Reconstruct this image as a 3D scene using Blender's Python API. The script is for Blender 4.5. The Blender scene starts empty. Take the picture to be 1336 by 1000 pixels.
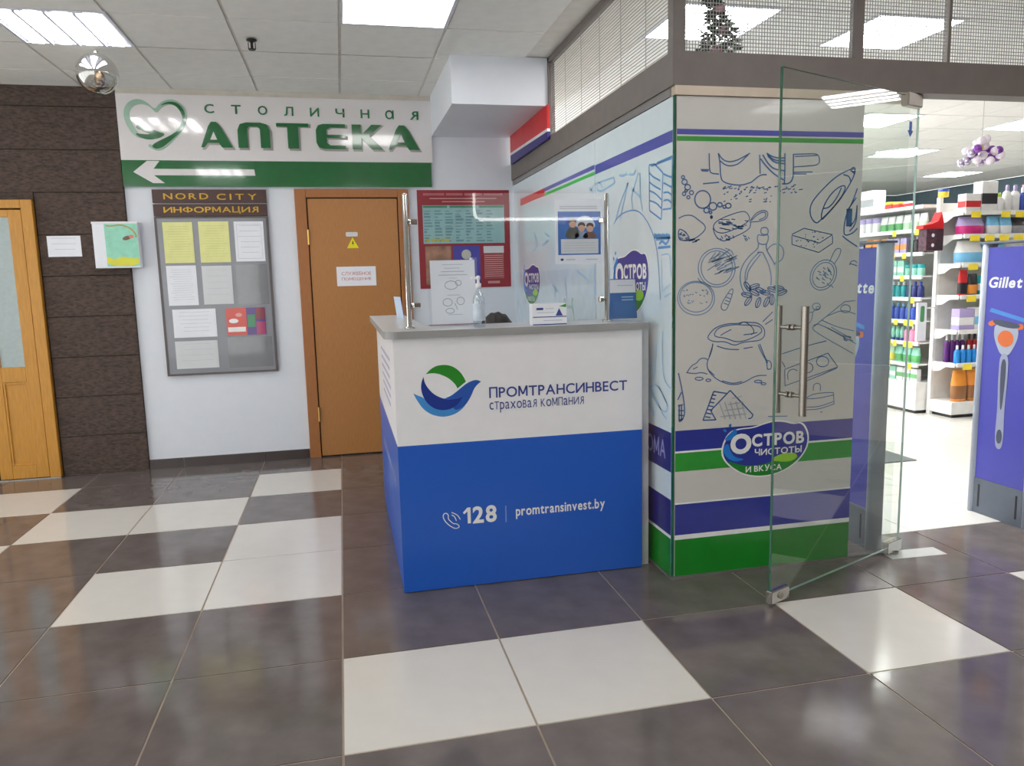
import bpy, bmesh, math, random
from mathutils import Vector, Matrix
random.seed(7)
SC = bpy.context.scene
COL = SC.collection

# ---------------------------------------------------------------- camera, world, exposure
FPX, PITCH, YAW, ROLL = 982.377, 0.138169, 0.218364, -0.024668
CAM = Vector((0.0689, -2.7448, 1.4019))
_f0 = Vector((math.sin(YAW), math.cos(YAW), 0)); _r0 = Vector((math.cos(YAW), -math.sin(YAW), 0)); _u0 = Vector((0, 0, 1))
FW = _f0*math.cos(PITCH) - _u0*math.sin(PITCH)
_up = _u0*math.cos(PITCH) + _f0*math.sin(PITCH)
RT = _r0*math.cos(ROLL) + _up*math.sin(ROLL)
UP = _up*math.cos(ROLL) - _r0*math.sin(ROLL)
cam_d = bpy.data.cameras.new('camera'); cam_d.sensor_width = 36; cam_d.lens = FPX/1336*36; cam_d.clip_start = .05
cam = bpy.data.objects.new('camera', cam_d); COL.objects.link(cam)
cam.matrix_world = Matrix(((RT.x, UP.x, -FW.x, CAM.x), (RT.y, UP.y, -FW.y, CAM.y), (RT.z, UP.z, -FW.z, CAM.z), (0, 0, 0, 1)))
SC.camera = cam
w = bpy.data.worlds.new('world'); SC.world = w; w.use_nodes = True
w.node_tree.nodes['Background'].inputs[0].default_value = (1, .985, .97, 1)
w.node_tree.nodes['Background'].inputs[1].default_value = 3.0
vs = SC.view_settings
vs.view_transform = 'Standard'; vs.look = 'None'; vs.gamma = 1; vs.use_curve_mapping = False
vs.exposure = 0.05
SC.cycles.use_denoising = True
SC.cycles.sample_clamp_indirect = 6
HALL_LIGHT, SHOP_LIGHT = 8.5, 36.0

def px(x, y, ax, val):
    """photo pixel -> point on the plane (axis ax = val)"""
    d = FW + RT*((x-668)/FPX) + UP*((500-y)/FPX)
    return CAM + d*((val-CAM[ax])/d[ax])

# ---------------------------------------------------------------- materials
def lin(c):
    return tuple(((v/255)/12.92 if v/255 <= .04045 else ((v/255+.055)/1.055)**2.4) for v in c)
MATS = {}
def mat(name, rgb, rough=.5, metal=0, coat=0, var=.06, scale=12, bump=0, emit=0, bscale=None, stretch=None, spec=.5, alpha_t=0):
    if name in MATS: return MATS[name]
    m = bpy.data.materials.new(name); m.use_nodes = True
    nt = m.node_tree; b = nt.nodes['Principled BSDF']
    c = lin(rgb)
    tc = nt.nodes.new('ShaderNodeTexCoord'); mp = nt.nodes.new('ShaderNodeMapping')
    nt.links.new(tc.outputs['Object'], mp.inputs[0])
    if stretch: mp.inputs['Scale'].default_value = stretch
    n = nt.nodes.new('ShaderNodeTexNoise'); n.inputs['Scale'].default_value = scale; n.inputs['Detail'].default_value = 5
    nt.links.new(mp.outputs[0], n.inputs['Vector'])
    r = nt.nodes.new('ShaderNodeValToRGB')
    r.color_ramp.elements[0].position = .3; r.color_ramp.elements[1].position = .7
    r.color_ramp.elements[0].color = (*[v*(1-var) for v in c], 1); r.color_ramp.elements[1].color = (*[min(1, v*(1+var)) for v in c], 1)
    nt.links.new(n.outputs['Fac'], r.inputs[0]); nt.links.new(r.outputs[0], b.inputs['Base Color'])
    b.inputs['Roughness'].default_value = rough; b.inputs['Metallic'].default_value = metal
    b.inputs['Coat Weight'].default_value = coat; b.inputs['Coat Roughness'].default_value = .05
    b.inputs['Specular IOR Level'].default_value = spec
    if bump:
        n2 = nt.nodes.new('ShaderNodeTexNoise'); n2.inputs['Scale'].default_value = bscale or scale; n2.inputs['Detail'].default_value = 6
        nt.links.new(mp.outputs[0], n2.inputs['Vector'])
        bp = nt.nodes.new('ShaderNodeBump'); bp.inputs['Strength'].default_value = bump; bp.inputs['Distance'].default_value = .01
        nt.links.new(n2.outputs['Fac'], bp.inputs['Height']); nt.links.new(bp.outputs[0], b.inputs['Normal'])
    if emit:
        b.inputs['Emission Color'].default_value = (1, .985, .96, 1); b.inputs['Emission Strength'].default_value = emit
    if alpha_t: b.inputs['Transmission Weight'].default_value = alpha_t
    MATS[name] = m
    return m
def glassmat(name, tint, refl=1.0, extra=0.0):
    """thin clear sheet: straight-through tint plus a mirror share by angle, on the front faces"""
    m = bpy.data.materials.new(name); m.use_nodes = True; nt = m.node_tree
    nt.nodes.remove(nt.nodes['Principled BSDF']); out = nt.nodes['Material Output']
    tr = nt.nodes.new('ShaderNodeBsdfTransparent'); tr.inputs[0].default_value = (*tint, 1)
    gl = nt.nodes.new('ShaderNodeBsdfGlossy'); gl.inputs['Roughness'].default_value = .015
    fr = nt.nodes.new('ShaderNodeFresnel'); fr.inputs[0].default_value = 1.5
    ge = nt.nodes.new('ShaderNodeNewGeometry')
    s = nt.nodes.new('ShaderNodeMath'); s.operation = 'SUBTRACT'; s.inputs[0].default_value = 1
    nt.links.new(ge.outputs['Backfacing'], s.inputs[1])
    mu = nt.nodes.new('ShaderNodeMath'); mu.operation = 'MULTIPLY_ADD'; mu.inputs[1].default_value = 1.7*refl; mu.inputs[2].default_value = extra
    nt.links.new(fr.outputs[0], mu.inputs[0])
    m2 = nt.nodes.new('ShaderNodeMath'); m2.operation = 'MULTIPLY'; m2.use_clamp = True
    nt.links.new(mu.outputs[0], m2.inputs[0]); nt.links.new(s.outputs[0], m2.inputs[1])
    mx = nt.nodes.new('ShaderNodeMixShader')
    nt.links.new(m2.outputs[0], mx.inputs[0]); nt.links.new(tr.outputs[0], mx.inputs[1]); nt.links.new(gl.outputs[0], mx.inputs[2])
    nt.links.new(mx.outputs[0], out.inputs[0])
    MATS[name] = m
    return m
M_wall = mat('white_wall_paint', (224, 228, 237), .6, var=.012, bump=.03, bscale=120)
M_cream = mat('cream_cornice', (205, 198, 188), .5)
M_ctile = mat('ceiling_tile', (240, 240, 237), .85, bump=.12, bscale=160, var=.03)
M_cgrid = mat('ceiling_grid', (222, 220, 214), .6)
M_dark = mat('dark_porcelain', (110, 101, 99), .10, var=.18, scale=7, bump=.02, bscale=40, spec=.6)
M_white = mat('white_porcelain', (226, 222, 216), .14, var=.02, scale=9)
M_grout = mat('grout', (176, 160, 144), .9)
M_shopt = mat('shop_porcelain', (236, 234, 228), .16, var=.02)
M_shopg = mat('shop_grout', (190, 186, 178), .9)
M_stone = mat('brown_stone', (76, 61, 54), .75, var=.45, scale=30, bump=.9, bscale=35, stretch=(1, 1, 2.5))
M_joint = mat('stone_joint', (40, 31, 27), .9)
M_wood = mat('service_door_veneer', (176, 120, 66), .45, var=.1, scale=16, stretch=(14, 14, 1))
M_wood2 = mat('service_frame_veneer', (163, 104, 56), .45, var=.1, scale=16, stretch=(14, 14, 1))
M_pine = mat('yellow_pine', (196, 138, 52), .4, var=.12, scale=10, stretch=(12, 12, 1))
M_gap = mat('door_gap', (38, 26, 20), .8)
M_frost = mat('frosted_glass', (168, 182, 184), .35, var=.05, scale=40)
M_brass = mat('brass', (205, 170, 100), .3, metal=1)
M_steel = mat('polished_steel', (205, 203, 200), .12, metal=1)
M_brush = mat('brushed_steel', (165, 158, 150), .35, metal=1, stretch=(1, 1, 30))
M_taupe = mat('taupe_beam', (112, 104, 100), .5)
M_beige = mat('beige_trim', (196, 182, 165), .4, metal=.2)
M_alu = mat('aluminium_trim', (150, 148, 146), .3, metal=.7)
M_mesh = mat('mesh_wire', (150, 150, 150), .5, metal=.3)
M_edge = mat('green_glass_edge', (24, 92, 68), .15, coat=1)
M_edge2 = mat('pale_glass_edge', (196, 222, 215), .15, coat=1)
G_door = glassmat('clear_door_glass', (.965, .985, .975), 1.0, .02)
G_scr = glassmat('clear_acrylic', (.98, .99, .996), .55, .0)
G_bot = glassmat('clear_plastic', (.86, .90, .93), 1.6, .04)
G_ball = glassmat('bauble_glass', (.86, .86, .84), 2.6, .16)
M_film = mat('print_film', (208, 206, 203), .3, coat=.35, var=.015)
M_sfilm = mat('side_print_film', (216, 230, 238), .22, coat=.6, var=.02)
M_blue = mat('print_blue', (40, 52, 150), .3, coat=.4, var=.1, scale=3)
M_navy = mat('print_navy', (38, 36, 120), .3, coat=.4)
M_violet = mat('print_violet_blue', (72, 76, 172), .3, coat=.5)
M_green = mat('print_green', (44, 150, 52), .3, coat=.4)
M_dgreen = mat('print_deep_green', (16, 130, 34), .3, coat=.4)
M_lgreen = mat('print_light_green', (150, 205, 50), .3)
M_pw = mat('print_white', (235, 235, 235), .35, coat=.3)
M_ink = mat('line_art_blue', (70, 110, 160), .4)
M_ink2 = mat('line_art_pale', (120, 150, 185), .4)
M_ink3 = mat('side_art_blue', (96, 150, 205), .4)
M_ink4 = mat('side_art_pale', (150, 190, 222), .4)
M_cyan = mat('print_azure', (30, 125, 210), .3)
M_sgreen = mat('sign_green', (2, 100, 46), .12, coat=1)
M_swhite = mat('sign_white', (226, 222, 224), .12, coat=1, var=.01)
M_silver = mat('letter_silver', (150, 150, 146), .35, metal=.4)
M_smint = mat('heart_mint', (150, 185, 165), .2, coat=.5)
M_lamw = mat('counter_white', (232, 232, 236), .35, var=.02)
M_lamb = mat('counter_blue', (30, 90, 190), .33, var=.05, scale=200)
M_top = mat('countertop_grey', (205, 208, 212), .3, var=.02)
M_topedge = mat('countertop_edge', (150, 150, 150), .35)
M_ctext = mat('counter_text_navy', (48, 66, 140), .4)
M_paper = mat('white_paper', (234, 236, 244), .7, var=.02)
M_paper2 = mat('grey_white_paper', (212, 214, 218), .7, var=.02)
M_yel = mat('yellow_paper', (230, 230, 158), .7, var=.05)
M_ptext = mat('faint_print', (192, 197, 207), .7)
M_ytext = mat('faint_yellow_print', (208, 210, 138), .7)
M_brown = mat('board_brown', (70, 42, 38), .4)
M_gold = mat('gold_letter', (190, 150, 52), .35, metal=.5)
M_board = mat('board_grey', (132, 134, 142), .3, coat=.4, var=.02)
M_bedge = mat('board_edge', (92, 82, 82), .4)
M_black = mat('black_plastic', (24, 24, 26), .4)
M_red = mat('red_plastic', (205, 30, 36), .35)
M_crimson = mat('poster_crimson', (150, 34, 48), .4)
M_teal = mat('poster_pale_teal', (150, 190, 192), .5)
M_navyflag = mat('flag_navy', (44, 34, 116), .4)
M_gateb = mat('gate_blue', (74, 74, 178), .35, var=.02)
M_gateg = mat('gate_grey', (176, 184, 198), .4)
M_gated = mat('gate_base_grey', (98, 106, 118), .5)
M_orange = mat('razor_orange', (226, 110, 44), .4)
M_mat = mat('floor_mat_grey', (108, 114, 114), .9, bump=.3, bscale=200)
M_shelf = mat('shelf_white', (240, 240, 238), .4)
M_tag = mat('price_tag_yellow', (250, 225, 60), .5)
M_slate = mat('slate_wall', (92, 112, 122), .7)
M_hallw = mat('hall_wall', (150, 142, 134), .7)
M_lamp = mat('lamp_diffuser', (255, 255, 255), .5, emit=HALL_LIGHT)
M_tube = mat('lamp_tube', (255, 255, 255), .5, emit=HALL_LIGHT*2.2)
M_slamp = mat('shop_lamp_diffuser', (255, 255, 255), .5, emit=SHOP_LIGHT)
M_tray = mat('lamp_reflector', (215, 218, 230), .3)
M_neon = mat('lit_sign_border', (255, 255, 255), .5, emit=18)
M_lit = mat('lit_sign_face', (250, 225, 215), .5, emit=2.2)
M_skin = mat('skin', (214, 172, 148), .5)
M_hair = mat('dark_brown_hair', (24, 17, 14), .55, var=.25, scale=30, stretch=(8, 1, 1), bump=.3)
M_cloth = mat('navy_cloth', (46, 54, 84), .85, bump=.1, bscale=200)
M_sticker = mat('floor_sticker', (196, 200, 198), .35)

# ---------------------------------------------------------------- object helpers
def link(o, parent=None):
    COL.objects.link(o)
    if parent: o.parent = parent
    return o
def tag(o, label=None, cat=None, group=None, kind=None):
    if label: o['label'] = label
    if cat: o['category'] = cat
    if group: o['group'] = group
    if kind: o['kind'] = kind
    return o
def obj(name, me, m=None, parent=None, loc=None, rot=None):
    o = bpy.data.objects.new(name, me)
    if m is not None and not me.materials: me.materials.append(m)
    if loc is not None: o.location = loc
    if rot is not None: o.rotation_euler = rot
    return link(o, parent)
def empty(name, loc=(0, 0, 0), rot=(0, 0, 0)):
    o = bpy.data.objects.new(name, None); o.location = loc; o.rotation_euler = rot; o.empty_display_size = .1
    return link(o)
def bm_mesh(bm, name, smooth=False):
    bmesh.ops.recalc_face_normals(bm, faces=bm.faces[:])
    me = bpy.data.meshes.new(name); bm.to_mesh(me); bm.free()
    if smooth:
        for p in me.polygons: p.use_smooth = True
    return me
def add_box(bm, x0, x1, y0, y1, z0, z1, bev=0, mi=0):
    b = bmesh.new() if bev else bm
    v = [b.verts.new(p) for p in ((x0,y0,z0),(x1,y0,z0),(x1,y1,z0),(x0,y1,z0),(x0,y0,z1),(x1,y0,z1),(x1,y1,z1),(x0,y1,z1))]
    fs = [b.faces.new([v[i] for i in q]) for q in ((0,3,2,1),(4,5,6,7),(0,1,5,4),(1,2,6,5),(2,3,7,6),(3,0,4,7))]
    for f in fs: f.material_index = mi
    if bev:
        bmesh.ops.bevel(b, geom=b.edges[:], offset=bev, segments=2, affect='EDGES', profile=.5)
        for f in b.faces: f.material_index = mi
        t = bpy.data.meshes.new('t'); b.to_mesh(t); b.free(); bm.from_mesh(t); bpy.data.meshes.remove(t)
def box(name, x0, x1, y0, y1, z0, z1, m, parent=None, bev=0):
    bm = bmesh.new(); add_box(bm, x0, x1, y0, y1, z0, z1, bev)
    return obj(name, bm_mesh(bm, name), m, parent)
def boxes(name, lst, m, parent=None, bev=0):
    bm = bmesh.new()
    for b in lst: add_box(bm, *b, bev)
    return obj(name, bm_mesh(bm, name), m, parent)
def add_tube(bm, a, b, r, n=12, r2=None, cap=True, mi=0):
    a = Vector(a); b = Vector(b); d = (b-a).normalized()
    s = d.orthogonal().normalized(); t = d.cross(s)
    r2 = r if r2 is None else r2
    A = [bm.verts.new(a+(s*math.cos(6.28319*i/n)+t*math.sin(6.28319*i/n))*r) for i in range(n)]
    B = [bm.verts.new(b+(s*math.cos(6.28319*i/n)+t*math.sin(6.28319*i/n))*r2) for i in range(n)]
    fs = [bm.faces.new((A[i], A[(i+1) % n], B[(i+1) % n], B[i])) for i in range(n)]
    if cap: fs += [bm.faces.new(A[::-1]), bm.faces.new(B)]
    for f in fs: f.material_index = mi
def tube(name, a, b, r, m, parent=None, n=16, r2=None):
    bm = bmesh.new(); add_tube(bm, a, b, r, n, r2)
    return obj(name, bm_mesh(bm, name), m, parent)
def lathe_bm(bm, prof, n=16, mi=None):
    """prof: list of (r,z); mi: material index per segment"""
    rings = []
    for r, z in prof:
        rings.append([bm.verts.new((r*math.cos(6.28319*i/n), r*math.sin(6.28319*i/n), z)) for i in range(n)])
    for k in range(len(rings)-1):
        for i in range(n):
            f = bm.faces.new((rings[k][i], rings[k][(i+1) % n], rings[k+1][(i+1) % n], rings[k+1][i]))
            if mi: f.material_index = mi[k]
            f.smooth = True
    f = bm.faces.new(rings[0][::-1]); f = bm.faces.new(rings[-1])
    if mi: f.material_index = mi[-1]
def lathe(name, prof, m, parent=None, loc=None, n=20, rot=None):
    bm = bmesh.new(); lathe_bm(bm, prof, n)
    return obj(name, bm_mesh(bm, name), m, parent, loc, rot)
def ball_mesh(name, r, seg=16, ring=10, sc=(1, 1, 1)):
    bm = bmesh.new(); bmesh.ops.create_uvsphere(bm, u_segments=seg, v_segments=ring, radius=r)
    for v in bm.verts: v.co = Vector((v.co.x*sc[0], v.co.y*sc[1], v.co.z*sc[2]))
    return bm_mesh(bm, name, True)

class Fr:
    """a flat face in the place: origin, u to the right, v up, n towards the viewer"""
    def __init__(s, o, u, n, v=(0, 0, 1)):
        s.o = Vector(o); s.u = Vector(u).normalized(); s.n = Vector(n).normalized(); s.v = Vector(v).normalized()
    def p(s, u, v, d=0): return s.o + s.u*u + s.v*v + s.n*d
    def uv(s, P):
        q = Vector(P) - s.o; return q.dot(s.u), q.dot(s.v)
def slab_bm(bm, F, pts, d0, d1):
    a = [bm.verts.new(F.p(u, v, d0)) for u, v in pts]; b = [bm.verts.new(F.p(u, v, d1)) for u, v in pts]
    n = len(pts)
    bm.faces.new(a); bm.faces.new(b)
    for i in range(n): bm.faces.new((a[i], a[(i+1) % n], b[(i+1) % n], b[i]))
def slab(name, F, pts, m, parent, d0=0, d1=.001):
    bm = bmesh.new(); slab_bm(bm, F, pts, d0, d1); bm.normal_update()
    bmesh.ops.triangulate(bm, faces=[f for f in bm.faces if len(f.verts) > 4])
    return obj(name, bm_mesh(bm, name), m, parent)
def rect(name, F, u0, u1, v0, v1, m, parent, d0=0, d1=.001):
    return slab(name, F, [(u0, v0), (u1, v0), (u1, v1), (u0, v1)], m, parent, d0, d1)
def rects(name, F, lst, m, parent, d0=0, d1=.001):
    bm = bmesh.new()
    for u0, u1, v0, v1 in lst: slab_bm(bm, F, [(u0, v0), (u1, v0), (u1, v1), (u0, v1)], d0, d1)
    return obj(name, bm_mesh(bm, name), m, parent)
def smooth_line(pts, it=2, closed=False):
    for _ in range(it):
        q = [] if closed else [pts[0]]
        n = len(pts)
        for i in range(n if closed else n-1):
            a, b = pts[i], pts[(i+1) % n]
            q += [(a[0]*.75+b[0]*.25, a[1]*.75+b[1]*.25), (a[0]*.25+b[0]*.75, a[1]*.25+b[1]*.75)]
        if not closed: q.append(pts[-1])
        pts = q
    return pts
def ribbon_bm(bm, F, pts, w, d, closed=False):
    """raised ink line along a polyline of (u,v)"""
    n = len(pts); L = []; Rr = []
    for i in range(n):
        a = Vector(pts[i-1] if (i or closed) else pts[i]); b = Vector(pts[(i+1) % n] if (i < n-1 or closed) else pts[i])
        t = (b-a); t = t.normalized() if t.length > 1e-9 else Vector((1, 0))
        o = Vector((-t.y, t.x))*w*.5; c = Vector(pts[i])
        L.append(bm.verts.new(F.p(*(c+o), d))); Rr.append(bm.verts.new(F.p(*(c-o), d)))
    for i in range(n if closed else n-1):
        j = (i+1) % n
        try: bm.faces.new((L[i], L[j], Rr[j], Rr[i]))
        except ValueError: pass
def drawing(name, F, lines, w, m, parent, d=.0012, it=2):
    """lines: (pts, closed) in (u,v)"""
    bm = bmesh.new()
    for ln in lines:
        pts, cl = ln if isinstance(ln, tuple) and isinstance(ln[1], bool) else (ln, False)
        if len(pts) > 2: pts = smooth_line(pts, it, cl)
        ribbon_bm(bm, F, pts, w, d, cl)
    return obj(name, bm_mesh(bm, name), m, parent)
def ell(cx, cy, rx, ry, a=0, n=18):
    return ([(cx+rx*math.cos(t)*math.cos(a)-ry*math.sin(t)*math.sin(a), cy+rx*math.cos(t)*math.sin(a)+ry*math.sin(t)*math.cos(a)) for t in [6.28319*i/n for i in range(n)]], True)
_glyph = {}
LOOK = {'Р': 'P', 'О': 'O', 'М': 'M', 'Т': 'T', 'А': 'A', 'Н': 'H', 'В': 'B', 'Е': 'E', 'С': 'C', 'К': 'K', 'Я': '<R', 'И': '<N', 'с': 'c', 'р': 'p', 'а': 'a', 'х': 'x', 'о': 'o', 'т': '-T', 'в': '-B', 'к': '-K', 'м': '-M', 'н': '-H', 'п': '-П', 'я': '<-R', 'и': '<-N'}
def glyph(ch, bold):
    """one character as (points, faces), left edge at x = 0"""
    key = (ch, bold)
    if key in _glyph: return _glyph[key]
    if ch == '1':
        P = [(0, .50), (.20, .70), (.34, .70), (.34, 0), (.20, 0), (.20, .53), (.05, .42)]
        return _glyph.setdefault(key, (P, [(0, 1, 5, 6), (1, 2, 3, 4, 5)]))
    if ch in 'МMм':
        k = .74 if ch == 'м' else 1; q = .045+bold*1.0; H = .72
        P = [(0, 0), (2*q, 0), (2*q, H), (0, H), (.66-2*q, 0), (.66, 0), (.66, H), (.66-2*q, H), (2.2*q, H), (0, H), (.33-q, .12), (.33+q, .12), (.66, H), (.66-2.2*q, H)]
        return _glyph.setdefault(key, ([(x*k, y*k) for x, y in P], [(0, 1, 2, 3), (4, 5, 6, 7), (9, 10, 11, 8), (13, 10, 11, 12)]))
    if ch == 'Ф':
        P, Fc = glyph('O', bold); w_ = max(p[0] for p in P); h = .72; n = len(P)
        P = [(x, .10+y*.72) for x, y in P] + [(w_/2-.05-bold, 0), (w_/2+.05+bold, 0), (w_/2+.05+bold, h), (w_/2-.05-bold, h)]
        return _glyph.setdefault(key, (P, list(Fc)+[(n, n+1, n+2, n+3)]))
    src = LOOK.get(ch, ch); mir = '<' in src; low = '-' in src and ch != '-'; base = src[-1]
    c = bpy.data.curves.new('t', 'FONT'); c.body = base; c.offset = bold; c.resolution_u = 4
    t = bpy.data.objects.new('t', c); me = bpy.data.meshes.new_from_object(t)
    P = [(v.co.x, v.co.y) for v in me.vertices]; Fc = [tuple(p.vertices) for p in me.polygons]
    bpy.data.objects.remove(t); bpy.data.curves.remove(c); bpy.data.meshes.remove(me)
    x0 = min(p[0] for p in P); x1 = max(p[0] for p in P); k = .74 if low else 1
    P = [(((x1-x) if mir else (x-x0))*k, y*k) for x, y in P]
    return _glyph.setdefault(key, (P, Fc))
def text(name, F, body, u0, u1, v0, v1, m, parent, bold=0.0, d0=.0005, d1=.0015, shear=0, space=1.0):
    """flat lettering stretched to fill u0..u1, v0..v1 on the face"""
    P, Fc, x = [], [], 0
    for ch in body:
        if ch == ' ': x += .30*space; continue
        gp, gf = glyph(ch, bold); n = len(P)
        P += [(x+a+b*shear, b) for a, b in gp]; Fc += [tuple(n+i for i in f) for f in gf]
        x += max(a for a, b in gp) + .085*space + (.25*(space-1))
    x0 = min(p[0] for p in P); x1 = max(p[0] for p in P); y0 = min(p[1] for p in P); y1 = max(p[1] for p in P)
    me = bpy.data.meshes.new(name)
    me.from_pydata([F.p(u0+(a-x0)/(x1-x0)*(u1-u0), v0+(b-y0)/(y1-y0)*(v1-v0), d1) for a, b in P], [], Fc)
    me.update()
    return obj(name, me, m, parent)
def rrect(u0, u1, v0, v1, r, n=4):
    P = []
    for cx, cy, a0 in ((u1-r, v1-r, 0), (u0+r, v1-r, 90), (u0+r, v0+r, 180), (u1-r, v0+r, 270)):
        for i in range(n+1):
            a = math.radians(a0+90*i/n); P.append((cx+r*math.cos(a), cy+r*math.sin(a)))
    return P
def copy_tree(o, parent=None):
    c = o.copy(); COL.objects.link(c); c.parent = parent
    for ch in list(o.children): copy_tree(ch, c)
    return c

# ================================================================ SETTING
T = .6; CEIL = 2.84; YB = 3.45; XS = 1.493; YF = .355
HX0, HY0 = -5.4, -5.4            # hall's far left and near end
SX1, SY1 = 10.9, 10.5            # shop's far right and far end
def struct(o, label, cat=None): return tag(o, label, cat, kind='structure')

# floor of the hall and its tiles
floor = struct(box('floor', HX0, SX1, HY0, YB+.2, -.08, -.003, M_grout), 'glossy hall floor of dark and white square tiles', 'floor')
WH = {(0,-1),(1,-1),(3,-1),(5,-1),(-1,1),(-2,1),(-1,2),(-2,3),(-3,3),(-1,4),(-4,4),(-5,4),(-4,2),(-6,1),(-5,-1),(-4,-3),(2,-4),(6,-3)}
def tile_mesh(name, m, sx=T, sy=T, g=.004, t=.003):
    bm = bmesh.new(); add_box(bm, g, sx-g, g, sy-g, -t, 0)
    me = bm_mesh(bm, name); me.materials.append(m); return me
td, tw = tile_mesh('tile', M_dark), tile_mesh('tile', M_white)
tdb = tile_mesh('tile', M_dark, T, .45)
for j in range(-6, 6):
    for i in range(-8, 9):
        if j >= 1 and i >= 3: continue
        if j >= 1 and i == 2: continue
        me = tw if (i, j) in WH else (tdb if j == 5 else td)
        obj('tile', me, None, floor, (i*T, j*T, 0))
# shop floor
fshop = struct(box('floor_shop', XS, SX1, .602, SY1, -.06, -.003, M_shopg), 'bright white tiled floor inside the shop', 'floor')
ts = tile_mesh('tile', M_shopt, T, T, .0015, .003)
for i in range(4, 15):
    for j in range(1, 13):
        obj('tile', ts, None, fshop, (i*T, j*T, 0))

# back wall: white plaster, stone cladding on the left
wb = struct(box('wall_back', -1.452, XS, YB, YB+.12, 0, CEIL, M_wall), 'white painted back wall', 'wall')
ws = struct(box('wall_stone', HX0, -1.452, YB-.01, YB+.12, 0, CEIL, M_joint), 'dark brown stone clad wall on the left', 'wall')
def slab_me(wd, h):
    bm = bmesh.new(); add_box(bm, 0, wd, -.02, 0, 0, h, .003)
    me = bm_mesh(bm, 'stone_slab'); me.materials.append(M_stone); return me
sm = slab_me(1.196, .297); sm2 = slab_me(.595, .297)
for r in range(10):
    h = .3*r
    if h > 2.8: break
    if h > 2.4: me1, me2 = (slab_me(1.196, min(.297, CEIL-h)), slab_me(.6-.05, min(.297, CEIL-h)))
    else: me1, me2 = sm, sm2
    if h >= 2.1:
        obj('stone_slab', me1, None, ws, (-2.65, YB-.01, h)); obj('stone_slab', me1, None, ws, (-3.85, YB-.01, h)); obj('stone_slab', me1, None, ws, (-5.05, YB-.01, h))
    else:
        obj('stone_slab', sm2, None, ws, (-2.049, YB-.01, h)); obj('stone_slab', me1, None, ws, (-4.60, YB-.01, h))
bm_ = bmesh.new(); add_box(bm_, 0, 1.345, -.02, 0, 0, .053, .003); me = bm_mesh(bm_, 'stone_slab'); me.materials.append(M_stone)
obj('stone_slab', me, None, ws, (-3.40, YB-.01, 2.046))
struct(box('trim_1', -1.452, .84, YB-.02, YB, 2.80, CEIL, M_cream), 'cream cornice strip over the pharmacy sign', 'trim')
bb = struct(box('baseboard_back', -1.45, -.25, YB-.008, YB, 0, .075, M_grout), 'dark tile skirting along the white wall', 'baseboard')
bm_ = bmesh.new(); add_box(bm_, .002, .598, -.012, 0, 0, .076); sk = bm_mesh(bm_, 'skirting_tile'); sk.materials.append(mat('skirting_dark', (66, 56, 56), .25))
bm_ = bmesh.new(); add_box(bm_, .002, .348, -.012, 0, 0, .076); sk2 = bm_mesh(bm_, 'skirting_tile'); sk2.materials.append(MATS['skirting_dark'])
bm_ = bmesh.new(); add_box(bm_, .002, .245, -.012, 0, 0, .076); sk3 = bm_mesh(bm_, 'skirting_tile'); sk3.materials.append(MATS['skirting_dark'])
obj('skirting_tile', sk3, None, bb, (-1.45, YB-.008, 0)); obj('skirting_tile', sk, None, bb, (-1.2, YB-.008, 0)); obj('skirting_tile', sk2, None, bb, (-.6, YB-.008, 0))
bb2 = struct(box('baseboard_back_right', .63, XS-.01, YB-.016, YB, 0, .076, MATS['skirting_dark']), 'dark skirting right of the brown door', 'baseboard')
# hall shell behind and beside the camera; glazing added to let in ambient light
wl = struct(empty('added_glazing_2'), 'glazed left end of the hall', 'added_glazing')
for k in range(6):
    y = HY0+k*(YB-HY0)/5
    box('mullion', HX0-.08, HX0, y-.04, y+.04, 0, CEIL, M_alu, wl)
    if k < 5: box('pane', HX0-.045, HX0-.035, y+.04, y+(YB-HY0)/5-.04, .1, 2.75, G_door, wl)
for z in (0, 2.75): box('transom', HX0-.08, HX0, HY0, YB, z, z+.1, M_alu, wl)
wfr = struct(empty('added_glazing_1'), 'added unseen glazing behind the viewer for fill light', 'added_glazing')  # invented opening, lets world light brighten the walls and ceiling
WX1 = -1.4
for k in range(4):
    x = HX0+k*(WX1-HX0)/3
    box('mullion', x-.04, x+.04, HY0-.08, HY0, 0, CEIL, M_alu, wfr)
    if k < 3: box('pane', x+.04, x+(WX1-HX0)/3-.04, HY0-.045, HY0-.035, .1, 2.75, G_door, wfr)
for z in (0, 2.75): box('transom', HX0, WX1, HY0-.08, HY0, z, z+.1, M_alu, wfr)
struct(box('wall_front', WX1+.04, SX1, HY0-.1, HY0, 0, CEIL, M_hallw), 'hall wall behind the viewer', 'wall')
struct(box('wall_right', SX1, SX1+.1, HY0, SY1, 0, CEIL, M_slate), 'slate grey right wall of the shop', 'wall')
struct(box('wall_shop_back', XS, SX1, SY1, SY1+.1, 0, CEIL, M_slate), 'slate grey far wall of the shop', 'wall')

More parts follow.
